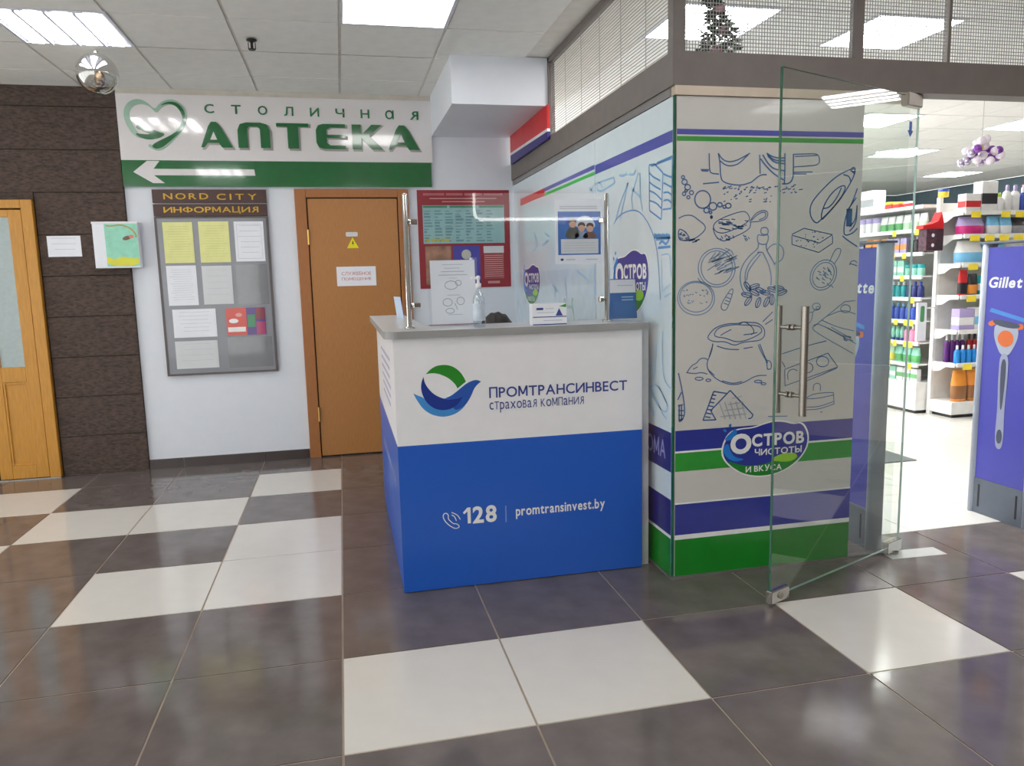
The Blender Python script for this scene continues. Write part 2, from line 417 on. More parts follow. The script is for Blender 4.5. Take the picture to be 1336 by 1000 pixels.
# ceilings
LAMPS_H = [(-1.66, 1.8), (.14, 1.2), (-1.66, -1.2), (1.94, -1.2), (5.54, -.6), (9.14, -.6), (-3.46, 0), (.14, -3.6), (3.74, -3.0), (-3.46, -3.6), (7.34, -3.0)]
LAMPS_S = [(1.94, 1.2), (3.14, 1.2), (4.94, 3.6), (6.74, 3.6), (3.14, 5.4), (6.74, 5.4), (8.54, 2.4), (9.14, 7.2), (5.54, 7.2), (8.54, 4.8), (3.14, 3.6)]
ct = tile_mesh('ceiling_tile', M_ctile, T, T, .009, .005)
bm_ = bmesh.new(); add_box(bm_, .009, .591, .009, .44, -.005, 0); ctb = bm_mesh(bm_, 'ceiling_tile'); ctb.materials.append(M_ctile)
def ceiling(name, x0, x1, y0, y1, ox, oy, i0, i1, j0, j1, lamps, label, skip):
    c = struct(box(name, x0, x1, y0, y1, CEIL+.004, CEIL+.08, M_cgrid), label, 'ceiling')
    L = {(round((lx-ox)/T), round((ly-oy)/T)) for lx, ly in lamps}
    for i in range(i0, i1):
        for j in range(j0, j1):
            if (i, j) in L or skip(ox+i*T, oy+j*T): continue
            t = obj('ceiling_tile', ctb if (name == 'ceiling' and j == 9) else ct, None, c, (ox+i*T, oy+j*T, CEIL+.004))
    return c
# hall grid lines at X=-1.66+.6k, Y=.6k
ceiling('ceiling', HX0, SX1, HY0, YF, -4.66, -2.4, -1, 14, -5, 10, LAMPS_H, 'suspended hall ceiling of square white tiles', lambda x, y: (x > .7 and y > .2) or (y > 2.9) or x > 3.5)
struct(box('ceiling_rear', HX0, XS, YF, YB, CEIL+.004, CEIL+.08, M_cgrid), 'suspended ceiling over the counter', 'ceiling')
cr = bpy.data.objects['ceiling_rear']
for i in range(-1, 11):
    for j in range(0, 6):
        x, y = -4.66+i*T, .0+j*T
        if (round(x, 2), round(y, 2)) in {(-1.66, 1.8), (.14, 1.2), (-3.46, 0.0)} or y < .5: continue
        if x > 1.3: continue
        if x > .72 and x < .76:
            w_ = XS-x-.02
            bm_ = bmesh.new(); add_box(bm_, .009, .591, .009, .591 if y < 2.9 else .44, -.005, 0); me = bm_mesh(bm_, 'ceiling_tile'); me.materials.append(M_ctile)
            obj('ceiling_tile', me, None, cr, (x, y, CEIL+.004)); continue
        obj('ceiling_tile', ctb if y > 2.9 else ct, None, cr, (x, y, CEIL+.004))
ceiling('ceiling_shop', XS, SX1, YF, SY1, 1.94, .6, 0, 13, 0, 13, LAMPS_S, 'bright suspended ceiling inside the shop', lambda x, y: False)

# ceiling lamps
def lamp(x, y, louvre, label, m, group=None):
    t = empty('ceiling_light', (x, y, CEIL))
    F_ = .018
    boxes('lamp_frame', [(0, .6, 0, F_, -.006, .004), (0, .6, .6-F_, .6, -.006, .004), (0, F_, F_, .6-F_, -.006, .004), (.6-F_, .6, F_, .6-F_, -.006, .004)], M_tray, t)
    if louvre:
        box('reflector', F_, .6-F_, F_, .6-F_, .001, .003, M_tray, t)
        for k in range(4):
            xx = .085+k*.143
            box('tube', xx-.034, xx+.034, .03, .57, -.012, .0, M_tube, t, .004)
        for k in range(3):
            xx = .157+k*.143
            box('louvre_bar', xx-.006, xx+.006, F_, .6-F_, -.016, 0, M_tray, t)
    else:
        box('diffuser', F_, .6-F_, F_, .6-F_, -.004, .002, m, t)
    tag(t, label, 'light', group, kind='thing')
    return t
lamp(*LAMPS_H[0], True, 'louvred tube light in the ceiling above the stone wall', M_tube)
lamp(*LAMPS_H[1], False, 'square white light panel in the hall ceiling near the bulkhead', M_lamp)
for x, y in LAMPS_H[2:]:
    lamp(x, y, True, 'louvred tube light in the hall ceiling towards the viewer', M_tube, 'hall lights out of view')
WHS = ['behind the wire mesh corner', 'right of the wire mesh mullion', 'above the shop aisle mat', 'above the end shelving', 'deep behind the printed panel', 'above the long shelving', 'near the shop right wall', 'in the far right corner', 'in the far middle', 'beyond the end shelving', 'behind the printed panel']
for (x, y), wh in zip(LAMPS_S, WHS):
    lamp(x, y, False, 'bright square light panel in the shop ceiling '+wh, M_slamp, 'shop ceiling lights')

# white bulkhead under the ceiling by the shop
bh = struct(box('wall_bulkhead', .835, XS-.012, 2.3, YB, 2.535, CEIL, M_wall), 'white boxed bulkhead under the ceiling', 'wall')

# ---------------------------------------------------------------- shop side wall (film-covered glass) and beam
FS = Fr((XS, 0, 0), (0, -1, 0), (-1, 0, 0))          # u = -Y
FF = Fr((0, YF, 0), (1, 0, 0), (0, -1, 0))           # u = X
SE = YB
wss = struct(empty('wall_shop_side'), 'side wall of the shop in pale blue printed film', 'wall')
box('glass_panel', XS, XS+.04, YF+.012, 1.388, .012, 2.155, M_sfilm, wss)
box('glass_panel', XS, XS+.04, 1.394, SE, .012, 2.155, M_sfilm, wss)
box('glass_edge', XS-.001, XS+.009, YF-.001, YF+.009, .012, 2.155, M_edge, wss)
box('floor_rail', XS-.006, XS+.04, YF+.03, SE, 0, .012, M_alu, wss)
box('beam', XS-.012, XS+.06, YF+.09, SE, 2.195, 2.335, M_taupe, wss)
box('head_rail', XS-.004, XS+.05, YF+.03, SE, 2.158, 2.195, M_alu, wss)
for y in (2.3,): box('mesh_post', XS-.01, XS+.03, y-.022, y+.012, 2.335, CEIL, M_taupe, wss)
box('mesh_top_rail', XS-.010, XS+.03, YF+.04, SE, CEIL-.035, CEIL, M_taupe, wss)
wsf = struct(empty('wall_shop_front'), 'shop front with printed grey panel under a taupe beam', 'wall')
box('glass_panel', XS+.012, 2.42, YF, YF+.03, .012, 2.155, M_film, wsf)
box('floor_rail', XS-.006, 2.66, YF-.006, YF+.03, 0, .012, M_alu, wsf)
box('head_rail', XS, 2.66, YF-.012, YF+.05, 2.157, 2.195, M_beige, wsf)
box('beam', XS-.012, SX1, YF-.012, YF+.09, 2.195, 2.335, M_taupe, wsf)
box('corner_post', XS-.012, XS+.045, YF-.012, YF+.04, 2.335, CEIL, M_taupe, wsf)
box('mullion', 2.352, 2.392, YF-.012, YF+.03, 2.335, CEIL, M_taupe, wsf)
box('mullion', 2.836, 2.850, YF-.008, YF+.02, 2.335, CEIL, M_taupe, wsf)
for x in (3.36, 4.3, 5.3, 6.3): box('mullion', x, x+.02, YF-.008, YF+.02, 2.335, CEIL, M_taupe, wsf)
box('mesh_top_rail', XS, SX1, YF-.012, YF+.03, CEIL-.02, CEIL, M_taupe, wsf)
# clear side light next to the door
sl = box('side_light', 2.422, 2.665, YF+.008, YF+.018, .014, 2.155, G_door, wsf)
# wire mesh (too fine to count)
def wire_mesh(name, F, u0, u1, v0, v1, pu, pv, w, parent):
    bm = bmesh.new()
    u = u0
    while u < u1: slab_bm(bm, F, [(u, v0), (u+w, v0), (u+w, v1), (u, v1)], 0, .002); u += pu
    v = v0
    while v < v1: slab_bm(bm, F, [(u0, v), (u1, v), (u1, v+w), (u0, v+w)], 0, .0022); v += pv
    o = obj(name, bm_mesh(bm, name), M_mesh, parent); o['kind'] = 'stuff'
    return o
FF2 = Fr((0, YF+.01, 0), (1, 0, 0), (0, -1, 0)); FS2 = Fr((XS+.008, 0, 0), (0, -1, 0), (-1, 0, 0))
wire_mesh('wire_mesh', FF2, XS+.045, 2.352, 2.335, CEIL-.02, .0135, .0155, .0032, wsf)
wire_mesh('wire_mesh', FF2, 2.392, 2.836, 2.335, CEIL-.02, .0135, .0155, .0030, wsf)
wire_mesh('wire_mesh', FF2, 2.85, 3.36, 2.335, CEIL-.02, .0135, .0155, .0030, wsf)
wire_mesh('wire_mesh', FF2, 3.38, 7.0, 2.335, CEIL-.02, .03, .0155, .0030, wsf)
wire_mesh('wire_mesh', FS2, -2.28, -YF-.03, 2.335, CEIL-.035, .32, .0155, .0030, wss)

# printed bands
def band(F, u0, u1, lst, parent):
    for nm, v0, v1, m in lst: rect(nm, F, u0, u1, v0, v1, m, parent, 0, .0008)
band(FF, XS+.014, 2.42, [('green_band', .012, .187, M_dgreen), ('white_band', .187, .209, M_pw), ('blue_band', .209, .355, M_blue),
    ('white_band', .355, .362, M_pw), ('green_band', .510, .596, M_green), ('white_band', .596, .605, M_pw), ('blue_band', .605, .70, M_blue),
    ('green_band', 1.969, 1.989, M_green), ('blue_band', 1.996, 2.019, M_violet)], wsf)
band(FS, -1.386, -YF-.013, [('green_band', .012, .19, M_dgreen), ('white_band', .19, .205, M_pw), ('blue_band', .205, .375, M_navy),
    ('blue_band', .505, .69, M_navy), ('blue_band', 1.967, 2.017, M_violet)], wss)
band(FS, -2.47, -1.396, [('blue_band', 1.998, 2.022, M_violet), ('green_band', 1.966, 1.986, mat('side_green', (60, 185, 80), .3))], wss)
band(FS, -3.2, -2.47, [('red_band', 1.97, 2.022, M_red)], wss)
text('printed_letters', FS, 'ОМА', -.64, -.425, .555, .645, mat('pale_violet_letter', (150, 150, 205), .4), wss, .01)
rect('lower_film', FS, -SE+.01, -1.396, .70, 1.45, mat('side_lower_film', (204, 222, 234), .25, coat=.6), wss, 0, .0004)  # slightly deeper blue tone on the lower part of the far film

# line drawings on the front panel, traced in (u,v) from two enlarged views
def tr(F, ax, val, ox, oy, s):
    def f(pts):
        if isinstance(pts, tuple) and isinstance(pts[1], bool): return ([F.uv(px(ox+x/s, oy+y/s, ax, val)) for x, y in pts[0]], pts[1])
        return [F.uv(px(ox+x/s, oy+y/s, ax, val)) for x, y in pts]
    return f
A_ = tr(FF, 1, YF, 880, 180, 5.0); B_ = tr(FF, 1, YF, 880, 370, 5.0)
rr = random.random
def hatch(x0, y0, x1, y1, n, dx=18, dy=-8):
    return [[(x, y), (x+dx*(.5+rr()), y+dy*(.5+rr()))] for x, y in [(x0+(x1-x0)*rr(), y0+(y1-y0)*rr()) for _ in range(n)]]
def art(name, f, lines, w=.0042, m=None, F=FF, parent=None):
    return drawing(name, F, [f(l) for l in lines], w, m or M_ink, parent or wsf)
art('jar_drawing', A_, [[(225,100),(228,215),(240,232),(290,237)], [(285,100),(297,160),(300,270),(330,294),(380,306),(440,310),(500,290)],
    [(285,100),(310,140),(350,158),(400,150),(450,125),(492,100)], [(297,150),(330,178),(370,185),(420,170),(480,110)], [(555,110),(558,235)], [(185,300),(290,290)], [(170,207),(225,208)], [(175,215),(220,217)],
    [(500,290),(560,240),(600,240)]], .0055)
art('textile_drawing', A_, [[(600,100),(650,130),(720,132)], [(604,108),(650,148),(720,150)], [(608,118),(655,165),(720,168)], [(575,110),(610,170),(650,205),(720,215)], [(560,135),(600,190),(660,245),(712,275)],
    [(720,100),(720,180),(716,300)], [(775,105),(775,200),(772,270),(745,300),(700,300)]], .0065)
art('package_drawing', A_, [[(775,108),(850,105),(930,103),(946,130),(942,178),(850,185),(775,190)], [(785,122),(930,115)], [(775,225),(900,222)], [(775,235),(860,236)]], .005)
art('gravel_drawing', A_, hatch(300, 318, 660, 345, 34, 16, -5) + hatch(310, 350, 640, 420, 26, 12, -4) + hatch(680, 310, 860, 365, 16, 14, -5), .0045)
art('bubble_drawing', A_, [ell(55,257,10,10), ell(65,288,17,17), ell(85,322,18,18), ell(110,358,13,13), ell(62,365,10,12), ell(90,388,10,10), ell(75,345,8,8)], .0055)
art('big_bubble_drawing', A_, [ell(183,402,52,58), ell(250,447,25,25), ell(208,473,17,17), ell(295,437,15,14), ell(350,443,18,16), ell(325,450,10,10), ell(235,487,8,8), ell(240,517,6,8), ell(240,517,2,3)], .006)
art('lemon_drawing', A_, [[(25,527),(60,507),(110,503),(150,530),(210,580),(180,625),(120,665),(60,672)], ([(25,592),(60,605),(92,640),(96,668),(50,670),(25,660)], True)] + hatch(30, 610, 80, 655, 16, 10, 8) + hatch(80, 665, 150, 685, 10, 24, -6) , .0048)
art('brush_drawing', A_, [([(250,570),(290,530),(440,475),(478,490),(497,545),(340,620),(290,622),(258,602)], True), [(250,590),(268,645),(310,675),(345,668),(490,600),(497,550)],
    [(490,545),(530,490),(580,470),(612,485),(602,525),(560,545),(490,550)], [(500,540),(540,500),(580,482),(598,495),(590,520),(550,535)]] + hatch(285, 530, 460, 600, 34, 26, 4) + hatch(275, 630, 480, 660, 16, 10, 14), .0042)
art('oil_bottle_drawing', A_, [([(562,592),(585,582),(610,592),(612,625),(588,632),(562,625)], True), ([(540,628),(575,640),(616,628),(606,690),(575,698),(540,686)], True), [(545,690),(548,720),(480,775),(432,850),(425,930),(445,1000),(475,1030)],
    [(598,690),(598,730),(640,800),(655,830)], [(550,748),(490,808),(458,880),(462,950),(478,1000)], [(575,748),(612,820),(632,900),(628,960)], [(560,760),(480,860),(470,930)], [(600,735),(630,700),(665,690),(700,705),(715,750),(700,800),(650,820)], [(540,747),(575,747)]], .0055, M_ink2)
art('compact_drawing', A_, [ell(275,848,104,112), ell(275,848,122,128), ell(140,1046,122,112), ell(140,1040,108,98), [(150,915),(180,950)], [(330,720),(370,735),(385,765)]] + hatch(210, 780, 340, 900, 26, 60, -34), .0045, M_ink2)
art('powder_speckle', B_, hatch(50, 40, 220, 130, 30, 8, 4), .0045, M_ink2)
art('detergent_drawing', A_, [([(1170,195),(1060,245),(960,340),(885,430),(882,510),(920,560),(945,545),(1060,430),(1140,310),(1182,220)], True), ([(960,475),(1000,390),(1060,325),(1120,305),(1100,370),(1040,450),(980,515),(955,540)], True),
    [(965,462),(1010,455),(1060,390),(1088,325)], [(1100,240),(1140,250),(1150,290)], [(1140,205),(1175,235)], ([(1150,200),(1172,190),(1182,212),(1160,225)], True)], .006)
art('sponge_drawing', A_, [[(765,630),(845,590)], [(845,590),(1030,632)], [(1030,632),(945,686)], [(945,686),(765,636)], [(765,640),(765,695)], [(765,695),(940,748)], [(940,748),(1030,688)], [(1030,640),(1030,690)]] + hatch(785, 655, 930, 715, 18, 8, 3) + hatch(850, 605, 980, 650, 8, 8, 3), .0042)
art('iron_drawing', A_, [[(1192,330),(1160,420),(1118,500),(1102,600),(1108,640),(1160,625),(1192,590)], [(1185,390),(1150,440),(1130,470)], [(1095,640),(1130,670),(1192,710)], [(1190,440),(1185,560),(1140,610)], [(1190,460),(1178,540),(1140,580)]] + [[(1125+k*6, 462), (1122+k*6, 578)] for k in range(6)], .006)
art('scrubber_drawing', A_, [ell(970,895,82,105,.5), ell(970,895,66,88,.5), [(1010,810),(1048,722),(1088,722),(1078,765),(1040,825)]] + hatch(920, 840, 1020, 960, 22, 16, 16), .0045, M_ink2)
art('cosmetic_drawing', A_, [[(1140,830),(1150,805),(1175,800),(1190,815)], [(1145,820),(1190,835)]], .004)
L_ = []
for k, (x, y, a) in enumerate([(470,75,.2),(480,115,2.2),(520,60,.5),(545,125,1.9),(560,45,.4),(600,120,2.0),(590,60,.2),(635,105,1.6),(640,40,.3),(680,30,.2),(700,60,-.4),(475,20,1.0),(520,20,-.3)]):
    L_ += [ell(x, y, 36, 15, a, 12), [(x-30*math.cos(a), y-30*math.sin(a)), (x+30*math.cos(a), y+30*math.sin(a))]]
art('leaf_sprig_drawing', B_, L_, .0042)
art('lipstick_drawing', B_, [([(370,32),(387,42),(345,165),(325,178),(302,165),(306,132),(340,75)], True), [(335,90),(365,100)], [(330,110),(358,120)], [(320,128),(352,140)], [(350,65),(378,72)]], .0045, M_ink2)
art('flour_sack_drawing', B_, [([(215,345),(260,290),(340,262),(420,262),(445,250),(490,255),(540,255),(585,290),(590,340),(560,372),(500,378),(440,385),(390,408),(330,378),(260,382),(220,365)], True),
    ([(255,330),(290,285),(380,268),(470,272),(550,275),(576,310),(540,340),(470,372),(400,384),(330,355),(270,350)], True), [(420,268),(450,248),(480,262),(510,290),(520,320),(500,335)], [(300,340),(330,320),(370,300)], [(450,335),(500,330),(540,320)],
    [(250,392),(240,450),(208,520),(220,575),(280,632),(370,665),(450,650),(530,600),(600,600)], [(250,400),(225,480)], [(215,560),(260,600)], [(545,400),(570,460),(600,505),(605,560)], [(555,395),(585,470),(608,520)], [(310,635),(380,655),(440,640)],
    [(275,408),(340,430),(420,432)], [(450,425),(510,415)], [(575,250),(640,185)], [(590,268),(640,235)],
    [(78,585),(110,535),(145,520),(165,490),(200,487),(218,500)], [(78,582),(130,590),(175,580),(215,592)], [(120,560),(150,545)], ell(160,622,26,10), ell(220,632,16,8), ell(545,640,24,9), ell(580,655,16,7), [(600,500),(630,510),(632,560),(605,560)]], .0045)
art('napkin_drawing', B_, [[(185,893),(255,705)], [(255,705),(340,718)], [(185,893),(268,890)], [(235,830),(362,698)], [(362,698),(512,858)], [(512,858),(500,880),(480,882)], [(235,830),(270,892)]] + [[(200+k*7, 870-k*24), (235+k*6, 876-k*24)] for k in range(7)] , .006)
art('napkin_check_drawing', B_, [[(290+k*36, 775-k*2), (330+k*34, 885)] for k in range(5)] + [[(300+k*24, 870-k*40), (470-k*10, 850-k*38)] for k in range(4)], .005, mat('line_art_faint', (176, 182, 196), .4))
art('tray_drawing', B_, [[(898,290),(1110,118)], [(1110,118),(1180,112)], [(898,290),(920,320),(1165,458)], [(905,275),(940,258),(1185,395)], [(960,240),(1060,285),(1170,310)], [(990,215),(1100,170),(1180,200)], ell(1115,165,32,26), [(1000,290),(1110,350)], [(1020,285),(1150,360)]] + hatch(1090, 330, 1160, 370, 8, 20, 10), .0042, M_ink2)
art('egg_box_drawing', B_, [[(700,460),(850,410),(990,375)], [(720,560),(1000,455)], [(1000,455),(1065,545)], [(1065,545),(720,668)], [(720,668),(718,560)], [(700,510),(722,548)], ell(870,550,32,32), ell(965,510,40,34), [(740,630),(735,580),(770,555),(800,570)], [(850,640),(950,600),(1060,552)]], .0042)
art('jar_with_lid_drawing', B_, [[(850,752),(900,722),(980,712),(1036,712)], [(1036,712),(1040,790)], [(850,752),(930,752),(1036,728)], [(850,752),(850,825)], [(850,825),(940,822),(1040,786)], [(850,808),(940,806),(1038,770)], [(905,700),(905,662),(928,650),(952,658),(950,702)], [(610,868),(735,866)], [(950,840),(965,838)]], .0042)
art('bristle_drawing', B_, [[(25,585),(48,690),(64,790),(66,870),(30,905)], [(20,760),(45,710)], [(22,800),(55,790)], [(24,830),(60,830)], [(25,860),(60,862)], [(25,890),(58,885)], [(30,790),(30,900)], [(45,795),(45,900)]], .006)
art('whisk_drawing', B_, [[(858,235),(880,185),(905,190),(890,250),(866,268),(858,235)], ell(925,150,26,22), [(900,190),(915,170)], ell(935,160,12,10)], .004, M_ink2)

# drawings on the side film (pale blue)
S_ = tr(FS, 0, XS, 650, 130, 3.45)
def sart(name, lines, w, m=M_ink3): return art(name, S_, lines, w, m, FS, wss)
sart('towel_drawing', [[(680,295),(705,290)], [(705,290),(742,330)], [(742,330),(735,540)], [(735,540),(682,500)], [(682,500),(680,295)], [(715,285),(785,255)], [(785,255),(780,490)], [(780,490),(742,495)], [(690,300),(780,265)], [(680,330),(700,350),(730,365)], [(680,370),(700,388),(732,405)], [(680,410),(705,420),(735,450)], [(682,455),(712,465),(735,490)],
    [(745,335),(765,345),(782,350)], [(745,375),(765,385),(782,395)], [(745,420),(765,415),(782,430)], [(745,455),(765,450),(780,465)]] , .008)
sart('cone_drawing', [[(530,540),(548,470),(585,375)], [(548,545),(585,375)], [(600,440),(630,330)], [(640,430),(638,330)], [(600,400),(640,440)], [(600,440),(605,490)], [(640,430),(650,500)], [(545,340),(565,345),(580,330)], [(590,335),(610,340),(620,318)]], .012, M_ink4)
sart('arch_drawing', [[(520,560),(545,520),(600,495),(640,505),(680,560),(710,640),(724,750),(730,900)]], .006)
sart('box_drawing', [[(435,380),(520,350)], [(520,350),(525,375)], [(525,375),(470,410)], [(440,385),(450,415),(470,410)], [(410,395),(430,420)], [(415,410),(430,395)], [(455,370),(470,400)]], .010, M_ink4)
sart('grass_drawing', [[(705+k*6, 602+2*(k % 3)), (706+k*6, 626)] for k in range(12)] + [[(712,630),(776,622)], [(725,650),(740,635),(755,655),(770,630)], [(720,668),(776,662)]], .012)
sart('shelf_drawing', [[(735,700),(775,690),(780,800)], [(735,720),(740,870)], [(745,860),(775,830)], [(750,890),(778,870)]], .006, M_ink4)
S2 = tr(FS, 0, XS, 835, 400, 5.0)
art('soap_drawing', S2, [[(65,525),(120,505),(190,665),(160,700),(100,620),(65,525)], [(75,540),(140,680)], [(120,520),(185,650)], [(40,590),(100,710)], [(140,690),(175,735)]], .008, M_ink4, FS, wss)
art('curve_drawing', S2, [[(150,160),(145,300),(150,440),(175,510),(210,540)], [(110,240),(100,400),(95,470)], [(30,280),(65,290)]], .008, M_ink4, FS, wss)
art('far_scribble_drawing', tr(FS, 0, XS, 675, 245, 5.555), [[(430,600),(520,680)], [(560,560),(560,800)], [(250,700),(300,760)], [(540,590),(520,640)], [(350,640),(360,800)], [(200,330),(240,360)], [(180,420),(230,380)], [(120,330),(160,420),(110,460)], [(280,720),(270,800)]], .014, M_ink4, FS, wss)

# shop logo, three times
def shop_logo(F, u0, u1, v0, v1, parent):
    W, H = u1-u0, v1-v0
    P = lambda l: [(u0+x*W, v0+y*H) for x, y in l]
    full = smooth_line([(.02,.62),(.10,.86),(.22,.90),(.36,.90),(.48,.96),(.60,1.0),(.72,.98),(.82,.92),(.92,.94),(.99,.76),(1.0,.55),(.95,.36),(.84,.17),(.66,.03),(.46,-.01),(.26,.06),(.10,.24),(.02,.42)], 2, True)
    lg = slab('logo_border', F, P([(.5+(x-.5)*1.04, .5+(y-.5)*1.05) for x, y in full]), M_pw, parent, .0008, .0014)
    slab('logo_blue_field', F, P(full), M_blue, lg, .0014, .0018)
    slab('logo_green_field', F, P(smooth_line([(.07,.34),(.20,.24),(.36,.20),(.52,.22),(.70,.32),(.88,.34),(.90,.28),(.80,.13),(.64,.03),(.46,-.01),(.26,.06),(.12,.22)], 2, True)), M_dgreen, lg, .0018, .0021)
    slab('logo_leaf', F, P(smooth_line([(.56,.28),(.64,.36),(.76,.40),(.86,.38),(.89,.30),(.80,.22),(.66,.24)], 2, True)), M_lgreen, lg, .0021, .0024)
    slab('logo_splash', F, P(smooth_line([(.03,.62),(.08,.66),(.10,.50),(.16,.38),(.28,.34),(.16,.30),(.07,.38),(.02,.50)], 2, True)), M_cyan, lg, .0021, .0026)
    slab('logo_splash', F, P(smooth_line([(.04,.70),(.12,.72),(.18,.82),(.16,.94),(.11,.86),(.04,.76)], 2, True)), M_cyan, lg, .0021, .0026)
    slab('logo_drop', F, P(smooth_line([(.02,.88),(.06,.86),(.05,.92),(.02,.93)], 2, True)), M_cyan, lg, .0008, .0018)
    slab('logo_drop', F, P(smooth_line([(.08,.96),(.11,.95),(.11,1.02),(.08,1.0)], 2, True)), M_cyan, lg, .0008, .0018)
    text('logo_letters', F, 'О', u0+.10*W, u0+.34*W, v0+.44*H, v0+.82*H, M_pw, lg, .045, 0, .0030)
    text('logo_letters', F, 'СТРОВ', u0+.345*W, u0+.955*W, v0+.555*H, v0+.79*H, M_pw, lg, .035, 0, .0030)
    text('logo_letters', F, 'ЧИСТОТЫ', u0+.38*W, u0+.93*W, v0+.385*H, v0+.515*H, M_pw, lg, .02, 0, .0030)
    text('logo_letters', F, 'И ВКУСА', u0+.28*W, u0+.70*W, v0+.085*H, v0+.205*H, M_pw, lg, .02, 0, .0030)
    return lg
shop_logo(FF, 1.735, 2.18, .457, .712, wsf)
shop_logo(FS, -1.115, -.625, 1.205, 1.525, wss)
shop_logo(FS, -3.16, -2.64, 1.20, 1.50, wss)

# ---------------------------------------------------------------- brown service door
d1 = struct(empty('door_1', (-.245, YB, 0)), 'brown veneered service door in a matching frame', 'door')
boxes('door_frame', [(0, .085, -.035, .0, 0, 2.125), (.79, .875, -.035, .0, 0, 2.125), (.085, .79, -.035, .0, 2.06, 2.125)], M_wood2, d1, .004)
box('door_gap', .08, .80, -.006, -.001, 0, 2.065, M_gap, d1)
box('door_leaf', .093, .782, -.022, -.006, .012, 2.052, M_wood, d1, .002)
for z in (1.70, .3):
    h = tube('hinge', (.088, -.040, z), (.088, -.040, z+.115), .008, M_brass, d1); 
box('door_lever', .70, .76, -.07, -.022, 1.02, 1.04, M_brass, d1, .003)
# yellow pine double door on the left
d2 = struct(empty('door_2', (-2.06, YB-.02, 0)), 'yellow pine door with frosted pane in the stone wall', 'door')
boxes('door_frame', [(-.075, 0, -.04, .01, 0, 2.045), (-1.33, -1.255, -.04, .01, 0, 2.045), (-1.255, -.075, -.04, .01, 1.985, 2.045)], M_pine, d2, .004)
box('door_gap', -1.255, -.075, -.004, .008, 0, 1.985, M_gap, d2)
def leaf(x0, x1):
    l = boxes('door_leaf', [(x0, x0+.085, -.03, -.004, .01, 1.975), (x1-.085, x1, -.03, -.004, .01, 1.975), (x0+.085, x1-.085, -.03, -.004, 1.925, 1.975), (x0+.085, x1-.085, -.03, -.004, .735, .845), (x0+.085, x1-.085, -.03, -.004, .01, .11), (x0+.085, x1-.085, -.016, -.004, .11, .735)], M_pine, d2, .003)
    box('pane', x0+.085, x1-.085, -.018, -.008, .845, 1.925, M_frost, l)
    boxes('panel_moulding', [(x0+.085, x0+.10, -.026, -.016, .11, .735), (x1-.10, x1-.085, -.026, -.016, .11, .735), (x0+.10, x1-.10, -.026, -.016, .72, .735), (x0+.10, x1-.10, -.026, -.016, .11, .125)], M_pine, l, .002)
leaf(-.41, -.08); leaf(-1.25, -.425)
box('threshold', -1.33, 0, -.05, .01, 0, .008, M_alu, d2)

# ================================================================ THINGS ON THE BACK WALL
FB = Fr((0, YB, 0), (1, 0, 0), (0, -1, 0))
ps = tag(empty('pharmacy_sign', (-.3, YB, 2.14)), 'long white and green pharmacy sign with left arrow', 'sign')
def world_child(o): o.matrix_parent_inverse = o.parent.matrix_world.inverted() if False else Matrix.Translation(-o.parent.location); return o
SF = Fr((0-(-.3), 0, -2.14), (1, 0, 0), (0, -1, 0))   # local frame: u = world X, v = world Z
rect('white_panel', SF, -1.45, .835, 2.33, 2.80, M_swhite, ps, 0, .03)
rect('green_panel', SF, -1.45, .822, 2.14, 2.33, M_sgreen, ps, 0, .03)
slab('arrow', SF, [(-1.375, 2.245), (-1.275, 2.325), (-1.19, 2.325), (-1.235, 2.268), (-.525, 2.268), (-.52, 2.222), (-1.235, 2.222), (-1.165, 2.165), (-1.245, 2.165)], M_swhite, ps, .03, .0312)
# heart
def hp(l, it=2): return smooth_line([SF.uv(px(130+x/5.567, 110+y/5.567, 1, YB-.033) - Vector((-.3, YB, 2.14))) for x, y in l], it, True)
slab('heart_outline', SF, hp([(400,185),(430,140),(490,108),(560,115),(620,170),(640,240),(615,320),(540,410),(440,495),(350,455),(360,430),(420,460),(520,370),(580,310),(605,250),(590,190),(540,150),(490,148),(440,175),(412,215),(370,165),(310,140),(250,150),(215,190),(215,240),(240,290),(270,345),(330,400),(250,380),(190,290),(170,210),(185,150),(230,112),(290,105),(350,135)]), M_smint, ps, .03, .034)
slab('heart_ribbon', SF, hp([(360,445),(430,480),(530,400),(610,325),(600,315),(520,370)]), M_sgreen, ps, .034, .036)
slab('heart_ribbon', SF, hp([(430,160),(490,125),(560,130),(610,180),(625,240),(605,262),(590,200),(545,150),(490,140)]), M_sgreen, ps, .034, .036)
slab('heart_leaf', SF, hp([(250,310),(300,285),(360,310),(420,345),(485,362),(430,395),(350,405),(290,385),(250,352),(330,365),(375,362),(320,345)]), M_sgreen, ps, .034, .036)
# small word, letter by letter
for k, ch in enumerate('СТОЛИЧНАЯ'):
    u = -.815+k*.1895
    mg = mat('sign_letter_green', (40, 112, 74), .3); zb = 2.672-.0022*k
    if ch == 'А': drawing('letter', SF, [ell(u-.004, zb+.033, .026, .029), [(u+.026, zb+.066), (u+.026, zb)]], .011, mg, ps, .034, 1)
    else: text('letter', SF, ch, u-.034, u+.034, zb, zb+.066, mg, ps, .016, 0, .034)
